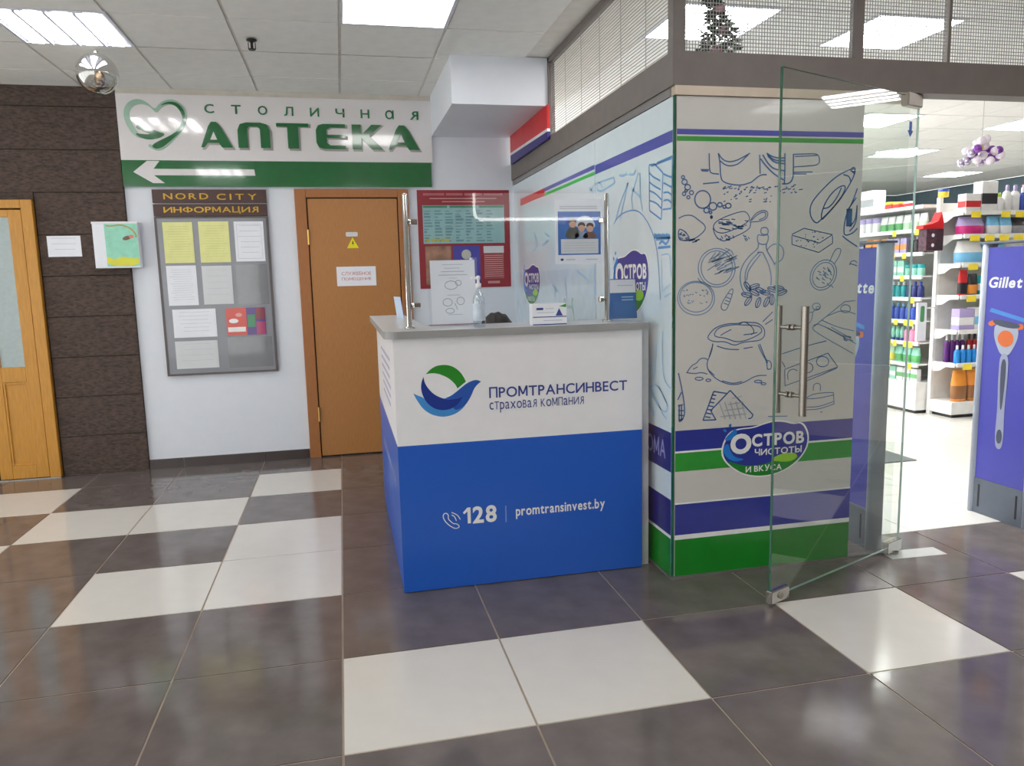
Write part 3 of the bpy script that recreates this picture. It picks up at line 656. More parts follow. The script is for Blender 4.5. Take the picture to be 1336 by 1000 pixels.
# large word: hand-shaped letters with a silver backing
LET = {
 'А': [[(0,0),(.10,0),(.22,.18),(.56,.18),(.66,0),(1.0,0),(.66,.80),(.52,1.0),(.36,1.0),(.26,.82)], [(.30,.30),(.42,.62),(.52,.30)]],
 'П': [[(0,0),(0,.70),(.08,.93),(.28,1.0),(.72,1.0),(.92,.93),(1,.70),(1,0),(.70,0),(.70,.74),(.62,.84),(.36,.84),(.30,.74),(.30,0)]],
 'Т': [[(0,.86),(0,1.0),(1,1.0),(1,.86),(.68,.86),(.68,0),(.34,0),(.34,.86)]],
 'Е': [[(0,.25),(0,.75),(.08,.94),(.25,1.0),(1,1.0),(1,.86),(.50,.86),(.36,.78),(.36,.57),(1,.57),(1,.44),(.36,.44),(.36,.24),(.48,.14),(1,.14),(1,0),(.25,0),(.08,.06)]],
 'К': [[(0,0),(0,1),(.30,1),(.30,.58),(.64,1),(.98,1),(.56,.55),(1,0),(.64,0),(.30,.46),(.30,0)]],
}
ux = [(-.890, -.665), (-.625, -.395), (-.345, -.11), (-.055, .165), (.215, .45), (.49, .735)]
for ch, (a, b) in zip('АПТЕКА', ux):
    main, *hole = LET[ch]
    def shape(du, dv, g):
        return [(a-g+du+x*(b-a+2*g), 2.425-g+dv+y*(.185+2*g)) for x, y in main]
    l = slab('letter', SF, shape(0, 0, 0), M_sgreen, ps, .033, .042)
    slab('letter_backing', SF, shape(.012, -.010, .006), M_silver, l, .030, .034)
    if hole:
        slab('letter_counter', SF, [(a+x*(b-a), 2.425+y*.185) for x, y in hole[0]], M_swhite, l, .040, .0425)

# information board
ib = tag(empty('information_board', (-.855, YB, .73)), 'grey notice board with brown gold-lettered header', 'board')
IF = Fr((.855, 0, -.73), (1, 0, 0), (0, -1, 0))
rect('board_panel', IF, -1.256, -.456, .73, 1.915, M_board, ib, 0, .03)
rects('board_frame', IF, [(-1.262, -1.246, .722, 1.92), (-.466, -.450, .722, 1.92), (-1.246, -.466, .722, .737), (-1.246, -.466, 1.908, 1.92)], M_bedge, ib, 0, .034)
rect('header_panel', IF, -1.262, -.452, 1.924, 2.012, M_brown, ib, 0, .03)
rect('header_panel', IF, -1.262, -.452, 2.022, 2.120, M_brown, ib, 0, .03)
text('header_letters', IF, 'NORD', -1.184, -.869, 2.047, 2.092, M_gold, ib, .012, 0, .0325, 0, 1.4)
text('header_letters', IF, 'CITY', -.809, -.521, 2.043, 2.088, M_gold, ib, .012, 0, .0325, 0, 1.6)
text('header_letters', IF, 'ИНФОРМАЦИЯ', -1.19, -.515, 1.940, 1.995, M_gold, ib, .012, 0, .0325)
for (a, b, c, d) in [(-.71, -.48, 1.25, 1.56), (-.81, -.48, .765, 1.0)]: rect('pocket', IF, a, b, c, d, mat('pocket_film', (120, 122, 128), .15, coat=.8), ib, .03, .031)
def notice(u0, u1, v0, v1, m, tm, label, lines=8, y=YB-.0335, frame=False, tilt=0):
    t = tag(empty('notice', ((u0+u1)/2, y, v0)), label, 'notice')
    N = Fr((0, 0, 0), (1, 0, 0), (0, -1, 0)); W, H = u1-u0, v1-v0
    rect('sheet', N, -W/2, W/2, 0, H, m, t, 0, .0012)
    R_ = random.Random(int(u0*1000+v0*100))
    L = []
    for k in range(lines):
        v = H*(.90-.8*k/lines); l = W*(.30+.1*R_.random()); L.append((-l*(.8+.3*R_.random()), l, v-.003, v))
    if L: rects('print_lines', N, L, tm, t, .0012, .0016)
    if frame: rects('print_border', N, [(-W*.42, W*.42, H*.92, H*.93), (-W*.42, W*.42, H*.07, H*.08), (-W*.42, -W*.41, H*.08, H*.92), (W*.41, W*.42, H*.08, H*.92)], M_ptext, t, .0012, .0016)
    return t, N
notice(-1.208, -.998, 1.577, 1.880, M_yel, M_ytext, 'left of two yellow notices on the information board', 13)
notice(-.957, -.740, 1.577, 1.883, M_yel, M_ytext, 'right of two yellow notices on the information board', 13)
notice(-.702, -.488, 1.580, 1.882, M_paper, M_ptext, 'white bordered notice at top right of the information board', 6, frame=True)
notice(-1.208, -.996, 1.258, 1.558, M_paper, mat('faint_print2', (200, 204, 214), .7), 'left white sheet below the yellow notices', 14)
notice(-.957, -.742, 1.260, 1.552, M_paper2, M_ptext, 'right white sheet below the yellow notices', 5)
notice(-1.190, -.880, 1.013, 1.229, M_paper, MATS['faint_print2'], 'upper of two landscape sheets low on the board', 6)
notice(-1.190, -.883, .774, .986, M_paper2, M_ptext, 'lower landscape sheet at the bottom of the board', 4)
t, N = notice(-.807, -.520, 1.018, 1.226, mat('flyer_red', (206, 60, 44), .3, coat=.6), M_pw, 'colourful red and green flyer on the information board', 0)
rect('flyer_stripe', N, .005, .145, 0, .208, mat('flyer_purple', (80, 40, 130), .3, coat=.6), t, .0012, .0016)
rect('flyer_stripe', N, .012, .07, .06, .155, mat('flyer_green', (40, 130, 80), .3, coat=.6), t, .0016, .002)
rect('flyer_stripe', N, .075, .142, .0, .10, mat('flyer_magenta', (170, 40, 100), .3, coat=.6), t, .0016, .002)
rect('flyer_stripe', N, .075, .142, .12, .205, mat('flyer_maroon', (130, 30, 50), .3, coat=.6), t, .0016, .002)
rect('flyer_caption', N, -.135, -.005, .025, .062, M_pw, t, .0012, .0018)
slab('flyer_picture', N, ell(-.09, .11, .035, .018)[0], M_pw, t, .0012, .0018); slab('flyer_picture', N, ell(-.05, .155, .025, .015)[0], mat('flyer_pink', (235, 170, 170), .4), t, .0012, .0018)

# sheet on the stone wall, suggestion box
notice(-1.995, -1.772, 1.638, 1.788, M_paper, M_ptext, 'white paper sheet taped to the dark stone wall', 3, YB-.034)
sb = tag(empty('suggestion_box', (-1.515, YB-.034, 1.548)), 'white wall box with bright spring picture on front', 'box')
box('box_body', -.153, .152, -.075, 0, 0, .33, M_paper, sb, .004)
box('box_lid', -.156, .155, -.08, 0, .318, .334, M_lamw, sb, .003)
SBF = Fr((0, -.075, 0), (1, 0, 0), (0, -1, 0))
rect('picture', SBF, -.072, .148, .012, .318, mat('picture_aqua', (150, 214, 190), .5, var=.1, scale=20), sb, 0, .002)
slab('picture_grass', SBF, smooth_line([(-.07, .014), (.146, .014), (.146, .075), (.10, .065), (.04, .085), (-.02, .06), (-.07, .09)], 1, True), mat('picture_grass', (214, 212, 70), .5), sb, .002, .003)
slab('picture_bird', SBF, ell(.075, .215, .03, .014, .3)[0], mat('picture_bird', (120, 90, 80), .5), sb, .002, .003)
slab('picture_bird', SBF, ell(.105, .225, .016, .013)[0], mat('picture_bird_red', (220, 130, 110), .5), sb, .003, .004)
drawing('picture_branch', SBF, [[(-.06, .305), (-.02, .30), (.04, .312), (.10, .29), (.135, .25), (.14, .22)]], .008, mat('picture_branch', (190, 140, 70), .5), sb, .0035)

# signs on the service door
FD = YB-.0225
t = tag(empty('door_sign', (.194, FD, 1.373)), 'white sign with red lettering on the brown door', 'sign')
DF = Fr((0, 0, 0), (1, 0, 0), (0, -1, 0))
rect('sign_plate', DF, -.153, .153, 0, .152, M_paper, t, 0, .003)
text('sign_letters', DF, 'СЛУЖЕБНОЕ', -.115, .115, .085, .112, mat('soft_red_letter', (205, 110, 110), .5), t, 0, 0, .0036)
text('sign_letters', DF, 'ПОМЕЩЕНИЕ', -.115, .115, .040, .067, MATS['soft_red_letter'], t, 0, 0, .0036)
t = tag(slab('warning_triangle', DF, [(0, 0), (.092, 0), (.046, .085)], mat('warning_yellow', (232, 220, 20), .4), None, 0, .002), 'yellow high voltage triangle sticker on the brown door', 'sticker'); t.location = (.132, FD, 1.669)
slab('bolt_symbol', DF, [(.044, .055), (.052, .055), (.048, .042), (.055, .042), (.044, .018), (.047, .034), (.040, .034)], M_black, t, .002, .0026)
t = tag(slab('door_number_label', DF, rrect(0, .092, 0, .034, .008), M_paper2, None, 0, .002), 'small white label above the yellow triangle', 'label'); t.location = (.128, FD, 1.760)

# red information poster behind the counter
t = tag(empty('safety_poster', (.70, YB-.001, 1.335)), 'large crimson information poster on the wall behind the counter', 'poster')
RP = Fr((0, 0, 0), (1, 0, 0), (0, -1, 0))
rect('poster_sheet', RP, 0, .755, 0, .785, M_crimson, t, 0, .006)
rect('poster_panel', RP, .04, .71, .36, .665, M_teal, t, .006, .007)
rects('poster_panel', RP, [(.045, .24, .645, .662), (.26, .48, .645, .662), (.50, .705, .645, .662)], mat('poster_green', (70, 140, 110), .5), t, .007, .0078)
R_ = random.Random(3)
rects('poster_print', RP, [(u, u+.02+.05*R_.random(), v, v+.006+.01*R_.random()) for u in [.05+.085*i for i in range(7)] for v in [.375+.024*j for j in range(11)]], mat('poster_print_teal', (110, 150, 160), .5), t, .007, .0078)
rects('poster_print', RP, [(.06+.04*i, .09+.04*i, .375, .40) for i in range(5)], mat('poster_print_ochre', (190, 180, 80), .5), t, .0078, .0084)
rect('poster_picture', RP, .05, .26, .03, .34, mat('poster_brown_picture', (150, 110, 90), .5, var=.6, scale=9), t, .006, .007)
rect('poster_picture', RP, .275, .50, .03, .34, mat('poster_blue_picture', (70, 66, 160), .5), t, .006, .007)
slab('poster_emblem', RP, ell(.385, .27, .04, .04)[0], mat('poster_emblem', (190, 190, 180), .5), t, .007, .0078)
rect('poster_caption', RP, .53, .70, .28, .335, M_paper2, t, .006, .007)
rects('poster_lines', RP, [(.54, .69, .085+.017*k, .093+.017*k) for k in range(11)], mat('poster_line_pink', (205, 150, 150), .5), t, .006, .007)
rects('poster_lines', RP, [(.535, .695, .072, .0745), (.535, .695, .275, .2775), (.535, .5375, .072, .2775), (.6925, .695, .072, .2775)], MATS['poster_line_pink'], t, .007, .0075)
rects('poster_title', RP, [(.05, .22, .742, .760), (.235, .37, .742, .760), (.385, .53, .742, .760), (.545, .70, .742, .760)], mat('poster_title_pink', (182, 104, 110), .5), t, .006, .0072)
rects('poster_lines', RP, [(.10, .65, .715, .722), (.20, .55, .69, .697), (.56, .66, .03, .05)], MATS['poster_line_pink'], t, .006, .007)

# family poster: an A4 sheet fixed to the back of the counter screen
p0 = px(724.5, 345, 1, .70); p1 = px(784.5, 260, 1, .70)
t = tag(empty('family_poster', ((p0.x+p1.x)/2, .6945, p0.z)), 'blue poster of three smiling people on the counter screen', 'poster')
PF = Fr((0, 0, 0), (1, 0, 0), (0, -1, 0)); PW, PH = p1.x-p0.x, p1.z-p0.z
def fu(x): return (x-.5)*PW
rect('poster_sheet', PF, fu(0), fu(1), 0, PH, M_paper, t, -.001, 0)
rect('poster_photo', PF, fu(.06), fu(.97), .14*PH, .81*PH, mat('family_blue', (52, 110, 190), .4, var=.2, scale=14), t, 0, .0004)
rect('poster_caption', PF, fu(.12), fu(.92), .16*PH, .385*PH, M_paper2, t, .0004, .0008)
rects('poster_header', PF, [(fu(.1), fu(.9), .88*PH, .895*PH), (fu(.1), fu(.9), .85*PH, .865*PH)], M_ptext, t, 0, .0004)
rects('poster_lines', PF, [(fu(.18), fu(.86), (.20+.04*k)*PH, (.21+.04*k)*PH) for k in range(4)] + [(fu(.65), fu(.9), .06*PH, .075*PH), (fu(.22), fu(.42), .06*PH, .075*PH)], M_ptext, t, .0008, .001)
slab('poster_logo', PF, ell(fu(.14), .068*PH, .008, .006)[0], M_ctext, t, 0, .0004)
slab('umbrella_picture', PF, smooth_line([(fu(x), y*PH) for x, y in ((.40, .58), (.46, .70), (.60, .75), (.75, .73), (.86, .62), (.84, .55), (.6, .56))], 2, True), mat('family_pale', (205, 215, 228), .5), t, .0004, .0008)
for cu, cv, m1, mc in ((.37, .62, 'family_olive', (90, 92, 84)), (.56, .56, 'family_shirt', (150, 165, 190)), (.74, .55, 'family_coat', (120, 90, 84))):
    slab('person_picture', PF, smooth_line([(fu(cu-.17), .39*PH), (fu(cu-.12), (cv-.08)*PH), (fu(cu), (cv-.04)*PH), (fu(cu+.12), (cv-.08)*PH), (fu(cu+.15), .39*PH)], 1, True), mat(m1, mc, .6), t, .0008, .0012)
    slab('face_picture', PF, ell(fu(cu), cv*PH, .075*PW, .06*PH)[0], mat('family_face', (205, 165, 145), .6), t, .0012, .0016)
    slab('hair_picture', PF, smooth_line([(fu(cu-.085), (cv+.01)*PH), (fu(cu-.07), (cv+.07)*PH), (fu(cu), (cv+.09)*PH), (fu(cu+.07), (cv+.07)*PH), (fu(cu+.085), (cv+.01)*PH), (fu(cu), (cv+.05)*PH)], 1, True), mat('family_hair', (74, 56, 46), .6), t, .0016, .0018)

# red white blue banner above the beam
t = tag(empty('striped_banner', (XS-.014, 3.37, 2.337)), 'red white and blue striped banner above the taupe beam', 'banner')
BF = Fr((0, 0, 0), (0, -1, 0), (-1, 0, 0))
slab('red_stripe', BF, [(0, .065), (1.12, .045), (1.12, .196), (0, .196)], M_red, t, .0, .02)
slab('white_stripe', BF, [(0, .045), (1.12, .025), (1.12, .045), (0, .065)], M_pw, t, .0, .02)
slab('navy_stripe', BF, [(0, -.025), (1.12, -.022), (1.12, .025), (0, .045)], M_navyflag, t, .0, .02)

# ---------------------------------------------------------------- things under the hall ceiling
t = tag(empty('glass_ball_ornament', (-1.298, 2.45, 2.688)), 'large clear glass bauble hanging under the ceiling', 'ornament')
obj('ball', ball_mesh('ball', .118, 32, 20), G_ball, t)
obj('inner_ball', ball_mesh('inner_ball', .030, 12, 8, (1, 1, 1.6)), mat('bauble_core', (120, 100, 80), .3, metal=.6), t, (0.01, 0, -.03))
tube('bauble_cap', (0, 0, .114), (0, 0, .13), .014, M_brush, t); tube('hanging_thread', (0, 0, .13), (0, 0, CEIL-.008-2.688), .0012, M_brush, t, 6)
t = tag(empty('sprinkler', (-.367, 2.143, CEIL-.008)), 'small dark fire sprinkler head in the ceiling', 'sprinkler')
lathe('rosette', [(.03, 0), (.03, -.006), (.012, -.012), (.008, -.02)][::-1], M_black, t)
tube('nozzle', (0, 0, -.01), (0, 0, -.05), .008, M_black, t); lathe('deflector', [(.018, -.058), (.02, -.052), (.004, -.05)], M_black, t)
boxes('yoke', [(-.022, -.017, -.003, .003, -.055, -.015), (.017, .022, -.003, .003, -.055, -.015)], M_black, t)

# lit sign on the hall wall behind the viewer (seen only as a reflection in the screen)
t = tag(empty('lit_shop_sign', (2.6, HY0+.001, 2.15)), 'lit white sign on the wall behind the viewer', 'sign')
LF = Fr((0, 0, 0), (-1, 0, 0), (0, 1, 0))
slab('sign_face', LF, rrect(-.85, .85, 0, .6, .08), M_lit, t, 0, .05)
bm_ = bmesh.new(); ribbon_bm(bm_, LF, rrect(-.86, .86, -.01, .61, .09), .035, .06, True); obj('lit_border', bm_mesh(bm_, 'lit_border'), M_neon, t)

# ================================================================ COUNTER
CX0, CX1, CY0, CZ = .274, 1.420, .533, 1.155
rc = tag(empty('reception_counter', (CX0, CY0, 0)), 'white and blue L-shaped reception counter with logo', 'counter')
loc = Vector((CX0, CY0, 0))
def L(x0, x1, y0, y1, z0, z1): return (x0-CX0, x1-CX0, y0-CY0, y1-CY0, z0, z1)
box('front_panel_white', *L(CX0, CX1, CY0, CY0+.025, .68, CZ), M_lamw, rc)
box('front_panel_blue', *L(CX0, CX1, CY0, CY0+.025, .004, .68), M_lamb, rc)
box('side_panel_white', *L(CX0, CX0+.025, CY0+.025, 2.10, .68, CZ), M_lamw, rc)
box('side_panel_blue', *L(CX0, CX0+.025, CY0+.025, 2.10, .004, .68), M_lamb, rc)
box('end_panel', *L(CX1-.022, CX1+.045, CY0+.03, CY0+.055, 0, CZ), mat('counter_end_grey', (200, 200, 202), .4), rc)
box('inner_desk', *L(CX0+.025, CX1, CY0+.03, 1.02, .72, .745), M_top, rc)
box('inner_desk', *L(CX0+.025, CX0+.50, 1.02, 2.08, .72, .745), M_top, rc)
# L-shaped top with a rounded outer corner
x0, x1, y0, yr, y2, xi = .236, 1.443, .503, .86, 2.14, .452
r = .055
P = [(x0+r-r*math.cos(math.radians(a)), y0+r-r*math.sin(math.radians(a))) for a in range(0, 91, 15)]
P = P + [(x1, y0), (x1, yr), (xi, yr), (xi, y2), (x0, y2)]
bm_ = bmesh.new()
lo = [bm_.verts.new((x-CX0, y-CY0, CZ)) for x, y in P]; hi = [bm_.verts.new((x-CX0, y-CY0, 1.187)) for x, y in P]
bm_.faces.new(lo[::-1]); bm_.faces.new(hi)
for i in range(len(P)):
    f = bm_.faces.new((lo[i], lo[(i+1) % len(P)], hi[(i+1) % len(P)], hi[i])); f.material_index = 1
me = bm_mesh(bm_, 'countertop'); me.materials.append(M_top); me.materials.append(M_topedge); obj('countertop', me, None, rc)
# logo
KF = Fr((-CX0, 0, 0), (1, 0, 0), (0, -1, 0))
def kp(l, it=2): return smooth_line([(p.x, p.z) for p in [px(530+x/10, 460+y/10, 1, CY0) for x, y in l]], it, True)
slab('logo_arc', KF, kp([(255,285),(255,285),(320,215),(400,172),(510,160),(610,182),(700,248),(752,325),(778,382),(778,382),(668,470),(668,470),(640,415),(560,340),(460,292),(380,272),(320,272)]), mat('logo_green', (32, 132, 32), .35), rc, 0, .001)
slab('logo_wave', KF, kp([(92,535),(92,535),(150,565),(215,585),(350,700),(500,600),(580,570),(660,510),(730,450),(800,395),(880,362),(930,360),(975,380),(975,380),(920,425),(880,480),(850,560),(800,650),(730,740),(640,805),(520,840),(420,838),(310,805),(210,730),(130,610)]), mat('logo_azure', (62, 138, 208), .35), rc, 0, .001)
slab('logo_bird', KF, kp([(500,600),(580,570),(660,510),(730,450),(800,395),(880,362),(930,360),(975,380),(975,380),(920,425),(880,480),(850,560),(800,650),(730,720),(640,760),(600,700),(640,620)]), mat('logo_mid_blue', (34, 84, 172), .35), rc, .001, .0014)
slab('logo_hull', KF, kp([(225,318),(225,318),(235,390),(290,480),(370,555),(470,600),(580,618),(680,600),(740,575),(740,575),(690,660),(620,720),(530,752),(440,755),(350,725),(270,660),(215,570),(190,470),(200,380)]), mat('logo_navy', (14, 48, 140), .35), rc, .0014, .0018)
text('company_name', KF, 'ПРОМТРАНСИНВЕСТ', .690, 1.345, .872, .922, M_ctext, rc, .012, 0, .0016)
text('company_caption', KF, 'страховая компания', .690, 1.133, .803, .858, M_ctext, rc, 0, 0, .0016)
text('phone_number', KF, '128', .553, .709, .297, .378, M_pw, rc, .03, 0, .0016)
text('web_address', KF, 'promtransinvest.by', .799, 1.232, .300, .362, M_pw, rc, .02, 0, .0016)
rect('divider', KF, .750, .7545, .290, .368, mat('divider_blue', (130, 160, 225), .4), rc, 0, .0016)
def hp2(l): return [(p.x, p.z) for p in [px(560+x/5.138, 640+y/5.138, 1, CY0) for x, y in l]]
drawing('phone_symbol', KF, [(hp2([(92,165),(110,150),(130,165),(125,190),(150,215),(165,225),(180,222),(205,240),(190,255),(165,255),(120,225),(95,190)]), True), hp2([(150,165),(170,175),(182,205)]), hp2([(150,148),(190,165),(208,195)])], .004, M_pw, rc, .0016)
KS = Fr((0, -CY0, 0), (0, -1, 0), (-1, 0, 0))
rects('side_caption', KS, [(-1.5-.02*k, -.9+.03*(k % 3), .80+.045*k, .815+.045*k) for k in range(6)], mat('side_caption_violet', (176, 172, 200), .5), rc, 0, .001)
text('side_caption', KS, 'promtransinvest.by', -1.75, -.75, .42, .50, mat('side_caption_white', (160, 175, 225), .5), rc, .02, 0, .0012)

# glass screen on the counter
gs = tag(empty('counter_screen', (.364, .69, 1.187)), 'clear protective screen on steel posts across the counter', 'screen')
GF = Fr((-.364, 0, -1.187), (1, 0, 0), (0, -1, 0))
slab('pane', GF, rrect(.385, 1.283, 1.198, 1.786, .03), G_scr, gs, -.003, .003)
for xp, s in ((.364, 1), (1.308, -1)):
    p_ = lathe('post', [(.024, 0), (.024, .006), (.0125, .010), (.0125, .590), (.010, .597), (.004, .600)], M_steel, gs, (xp-.364, 0, 0))
    for zc in (.105, .475):
        c = tube('clamp', (xp-.364+s*.012, 0, zc), (xp-.364+s*.032, 0, zc), .010, M_steel, gs)
        box('clamp_jaw', xp-.364+s*.030-.012, xp-.364+s*.030+.022*(1 if s > 0 else .55), -.010, .010, zc-.013, zc+.013, M_steel, c, .004)

# things on the counter
ZT = 1.1875
t = tag(empty('sheet_holder', (.585, .80, ZT)), 'clear acrylic holder with white instruction sheet behind the screen', 'holder')
HF = Fr((0, 0, 0), (1, 0, 0), (0, -1, 0), (0, .08, 1))
rect('acrylic_front', HF, -.118, .118, .004, .318, G_scr, t, .003, .005)
rect('sheet', HF, -.106, .106, .010, .307, M_paper, t, .006, .007)
rects('print_lines', HF, [(-.05, .05, .285, .288), (-.04, .035, .268, .271), (-.055, .055, .252, .256), (-.068, .07, .236, .240), (-.02, .02, .222, .224), (-.03, .03, .142, .145), (-.03, .04, .05, .053)], M_ptext, t, .007, .0076)
drawing('print_pictures', HF, [ell(-.01, .19, .03, .02), ell(.025, .20, .014, .012), ell(-.03, .11, .022, .018), ell(.032, .115, .018, .018), [(.004, .105), (.012, .085), (.016, .075)], ell(-.02, .07, .02, .012)], .003, mat('print_grey', (165, 167, 176), .7), t, .0076)
rect('acrylic_foot', Fr((0, 0, 0), (1, 0, 0), (0, 0, 1), (0, 1, 0)), -.118, .118, -.02, .07, G_scr, t, 0, .003)
t = tag(empty('spray_bottle', (.668, .60, ZT)), 'clear spray bottle with white pump standing before the screen', 'bottle')
lathe('bottle_body', [(.024, 0), (.028, .006), (.028, .12), (.022, .145), (.011, .165), (.010, .178)], G_bot, t)
lathe('bottle_label', [(.0284, .03), (.0286, .031), (.0286, .105), (.0284, .106)], mat('bottle_label_print', (196, 208, 222), .5, var=.15, scale=30), t)
lathe('pump_collar', [(.013, .174), (.013, .195), (.006, .198), (.006, .212), (.009, .214), (.009, .226), (.004, .23)], M_lamw, t)
box('pump_spout', -.032, .004, -.006, .006, .214, .225, M_lamw, t, .003)
t = tag(empty('card_box', (.992, .585, ZT)), 'small white box printed with blue and green on the counter', 'box')
box('box_body', -.082, .082, 0, .055, 0, .096, M_paper, t, .001)
CF = Fr((0, 0, 0), (1, 0, 0), (0, -1, 0))
rects('blue_print', CF, [(-.080, .080, .034, .038), (-.080, .080, .0, .004), (-.062, -.03, .068, .078)], M_ctext, t, 0, .001)
slab('blue_print', CF, [(.028, .040), (.062, .040), (.045, .074)], M_ctext, t, 0, .001)
slab('green_print', CF, [(.045, .082), (.078, .094), (.078, .078)], M_green, t, 0, .001)
rects('print_lines', CF, [(-.02, .02, .072, .075), (-.06, .02, .054, .057), (-.03, .06, .018, .021)], M_ptext, t, 0, .001)
t = tag(empty('leaflet_holder', (1.405, .745, ZT)), 'clear leaflet holder full of blue leaflets at counter end', 'holder')
HF2 = Fr((0, 0, 0), (1, 0, 0), (0, -1, 0), (0, .10, 1))
for k in range(3): rect('leaflet', HF2, -.070+.002*k, .074+.002*k, .006, .196+.002*k, mat('leaflet_blue', (60, 112, 180), .4), t, -.002*k, -.002*k+.001)
rect('leaflet_header', HF2, -.070, .074, .132, .196, M_paper, t, .001, .0016)
rects('leaflet_print', HF2, [(-.0, .06, .108, .114), (-.0, .06, .094, .100), (-.02, .06, .166, .169)], mat('leaflet_print_pale', (165, 190, 222), .5), t, .0016, .0022)
rect('pocket_front', HF2, -.078, .08, .002, .09, G_scr, t, .014, .016)
box('pocket_base', -.078, .08, -.018, .05, 0, .003, G_scr, t)
t = tag(empty('phone_stand', (1.165, .80, ZT)), 'small clear plastic stand beside the right screen post', 'stand')
slab('stand_leg', Fr((-.02, 0, 0), (0, 1, 0), (-1, 0, 0)), [(0, 0), (.012, 0), (.06, .07), (.05, .11), (.04, .11), (.048, .07)], M_edge2, t, 0, .006)
slab('stand_leg', Fr((.02, 0, 0), (0, 1, 0), (-1, 0, 0)), [(0, 0), (.012, 0), (.06, .07), (.05, .11), (.04, .11), (.048, .07)], M_edge2, t, 0, .006)
box('stand_bar', -.026, .02, .04, .05, .06, .075, M_edge2, t)
t = tag(empty('upright_leaflet', (.40, 1.72, ZT)), 'narrow blue and white leaflet standing on counter left arm', 'leaflet')
UF = Fr((0, 0, 0), (.25, -1, 0), (-1, -.25, 0), (-.12, .0, 1))
rect('leaflet', UF, -.06, .06, 0, .125, mat('leaflet_pale', (196, 214, 236), .4), t, 0, .002)
rect('leaflet_back', UF, -.06, .06, 0, .12, mat('leaflet_deep', (50, 90, 180), .4), t, -.002, 0)

# ---------------------------------------------------------------- attendant sitting behind the counter
def skin_mesh(name, verts, edges, radii, m, parent, root=0, sub=2):
    me = bpy.data.meshes.new(name); me.from_pydata(verts, edges, [])
    o = obj(name, me, m, parent)
    md = o.modifiers.new('skin', 'SKIN'); md.use_smooth_shade = True
    for i, r_ in enumerate(radii):
        me.skin_vertices[0].data[i].radius = (r_, r_) if not isinstance(r_, tuple) else r_
    me.skin_vertices[0].data[root].use_root = True
    s_ = o.modifiers.new('sub', 'SUBSURF'); s_.levels = sub; s_.render_levels = sub
    return o
pe = tag(empty('person', (.86, 1.20, 0)), 'seated dark-haired person, head just showing over the counter', 'person')
V = [(0,.20,.56),(0,.21,.72),(0,.18,.86),(0,.13,.955),(0,.085,1.02),(0,.04,1.07),(0,-.04,1.10),(0,-.075,1.115)]
Ed = [(i, i+1) for i in range(7)]; Rd = [.13,.125,.13,.07,.045,.06,.075,.05]
def chain(start, pts, rs):
    p_ = start
    for q, r_ in zip(pts, rs):
        V.append(q); Rd.append(r_); Ed.append((p_, len(V)-1)); p_ = len(V)-1
    return p_
for s in (-1, 1):
    h = chain(3, [(s*.16,.14,.92),(s*.20,.06,.80),(s*.17,-.08,.77),(s*.10,-.22,.775),(s*.08,-.28,.775)], [.055,.045,.038,.026,.028])
    for k in range(4):
        chain(h, [(s*(.06+.018*k),-.33-.006*(k in (1,2)),.772),(s*(.056+.018*k),-.355-.006*(k in (1,2)),.764)], [.009,.008])
    chain(h, [(s*.045,-.285,.768),(s*.032,-.315,.762)], [.010,.009])
    chain(0, [(s*.09,.16,.50),(s*.10,-.22,.47),(s*.10,-.20,.10),(s*.10,-.22,.05),(s*.10,-.33,.035)], [.10,.07,.05,.042,.035])
skin_mesh('body', V, Ed, Rd, M_cloth, pe)
obj('head', ball_mesh('head', .082, 20, 14, (.92, 1.08, 1.18)), M_skin, pe, (0, -.055, 1.10), (.45, 0, 0))
bm_ = bmesh.new(); bmesh.ops.create_uvsphere(bm_, u_segments=24, v_segments=16, radius=.093)
bmesh.ops.delete(bm_, geom=[v for v in bm_.verts if v.co.z < -.055 or (v.co.y < -.02 and v.co.z < .028)], context='VERTS')
for v in bm_.verts: v.co = Vector((v.co.x*.98, v.co.y*1.12, v.co.z*1.10 + .004*math.sin(v.co.x*160)))
hr = obj('hair', bm_mesh(bm_, 'hair', True), M_hair, pe, (0, -.045, 1.125), (.40, 0, 0))
obj('nose', ball_mesh('nose', .013, 8, 6, (.8, 1.2, 1.3)), M_skin, pe, (0, -.145, 1.05))
for s in (-1, 1):
    obj('eye', ball_mesh('eye', .010, 8, 6), M_black, pe, (s*.028, -.128, 1.072)); obj('ear', ball_mesh('ear', .022, 8, 6, (.4, .8, 1.3)), M_skin, pe, (s*.078, -.04, 1.075))
obj('mouth', ball_mesh('mouth', .018, 8, 6, (1, .35, .3)), mat('lip', (176, 96, 90), .5), pe, (0, -.128, 1.022))
ch = tag(empty('office_chair', (.86, 1.42, 0)), 'dark office chair under the seated person', 'chair')
box('seat', -.22, .22, -.22, .22, .36, .42, M_black, ch, .02); box('backrest', -.20, .20, .20, .25, .50, .95, M_black, ch, .02)
tube('column', (0, 0, .08), (0, 0, .36), .025, M_brush, ch); box('back_bracket', -.025, .025, .18, .22, .38, .55, M_brush, ch)
for k in range(5):
    a = k*1.2566+.3; l = tube('leg', (0, 0, .09), (.27*math.cos(a), .27*math.sin(a), .065), .018, M_black, ch)
    obj('castor', ball_mesh('castor', .03, 10, 8), M_black, l, (.27*math.cos(a), .27*math.sin(a), .03))

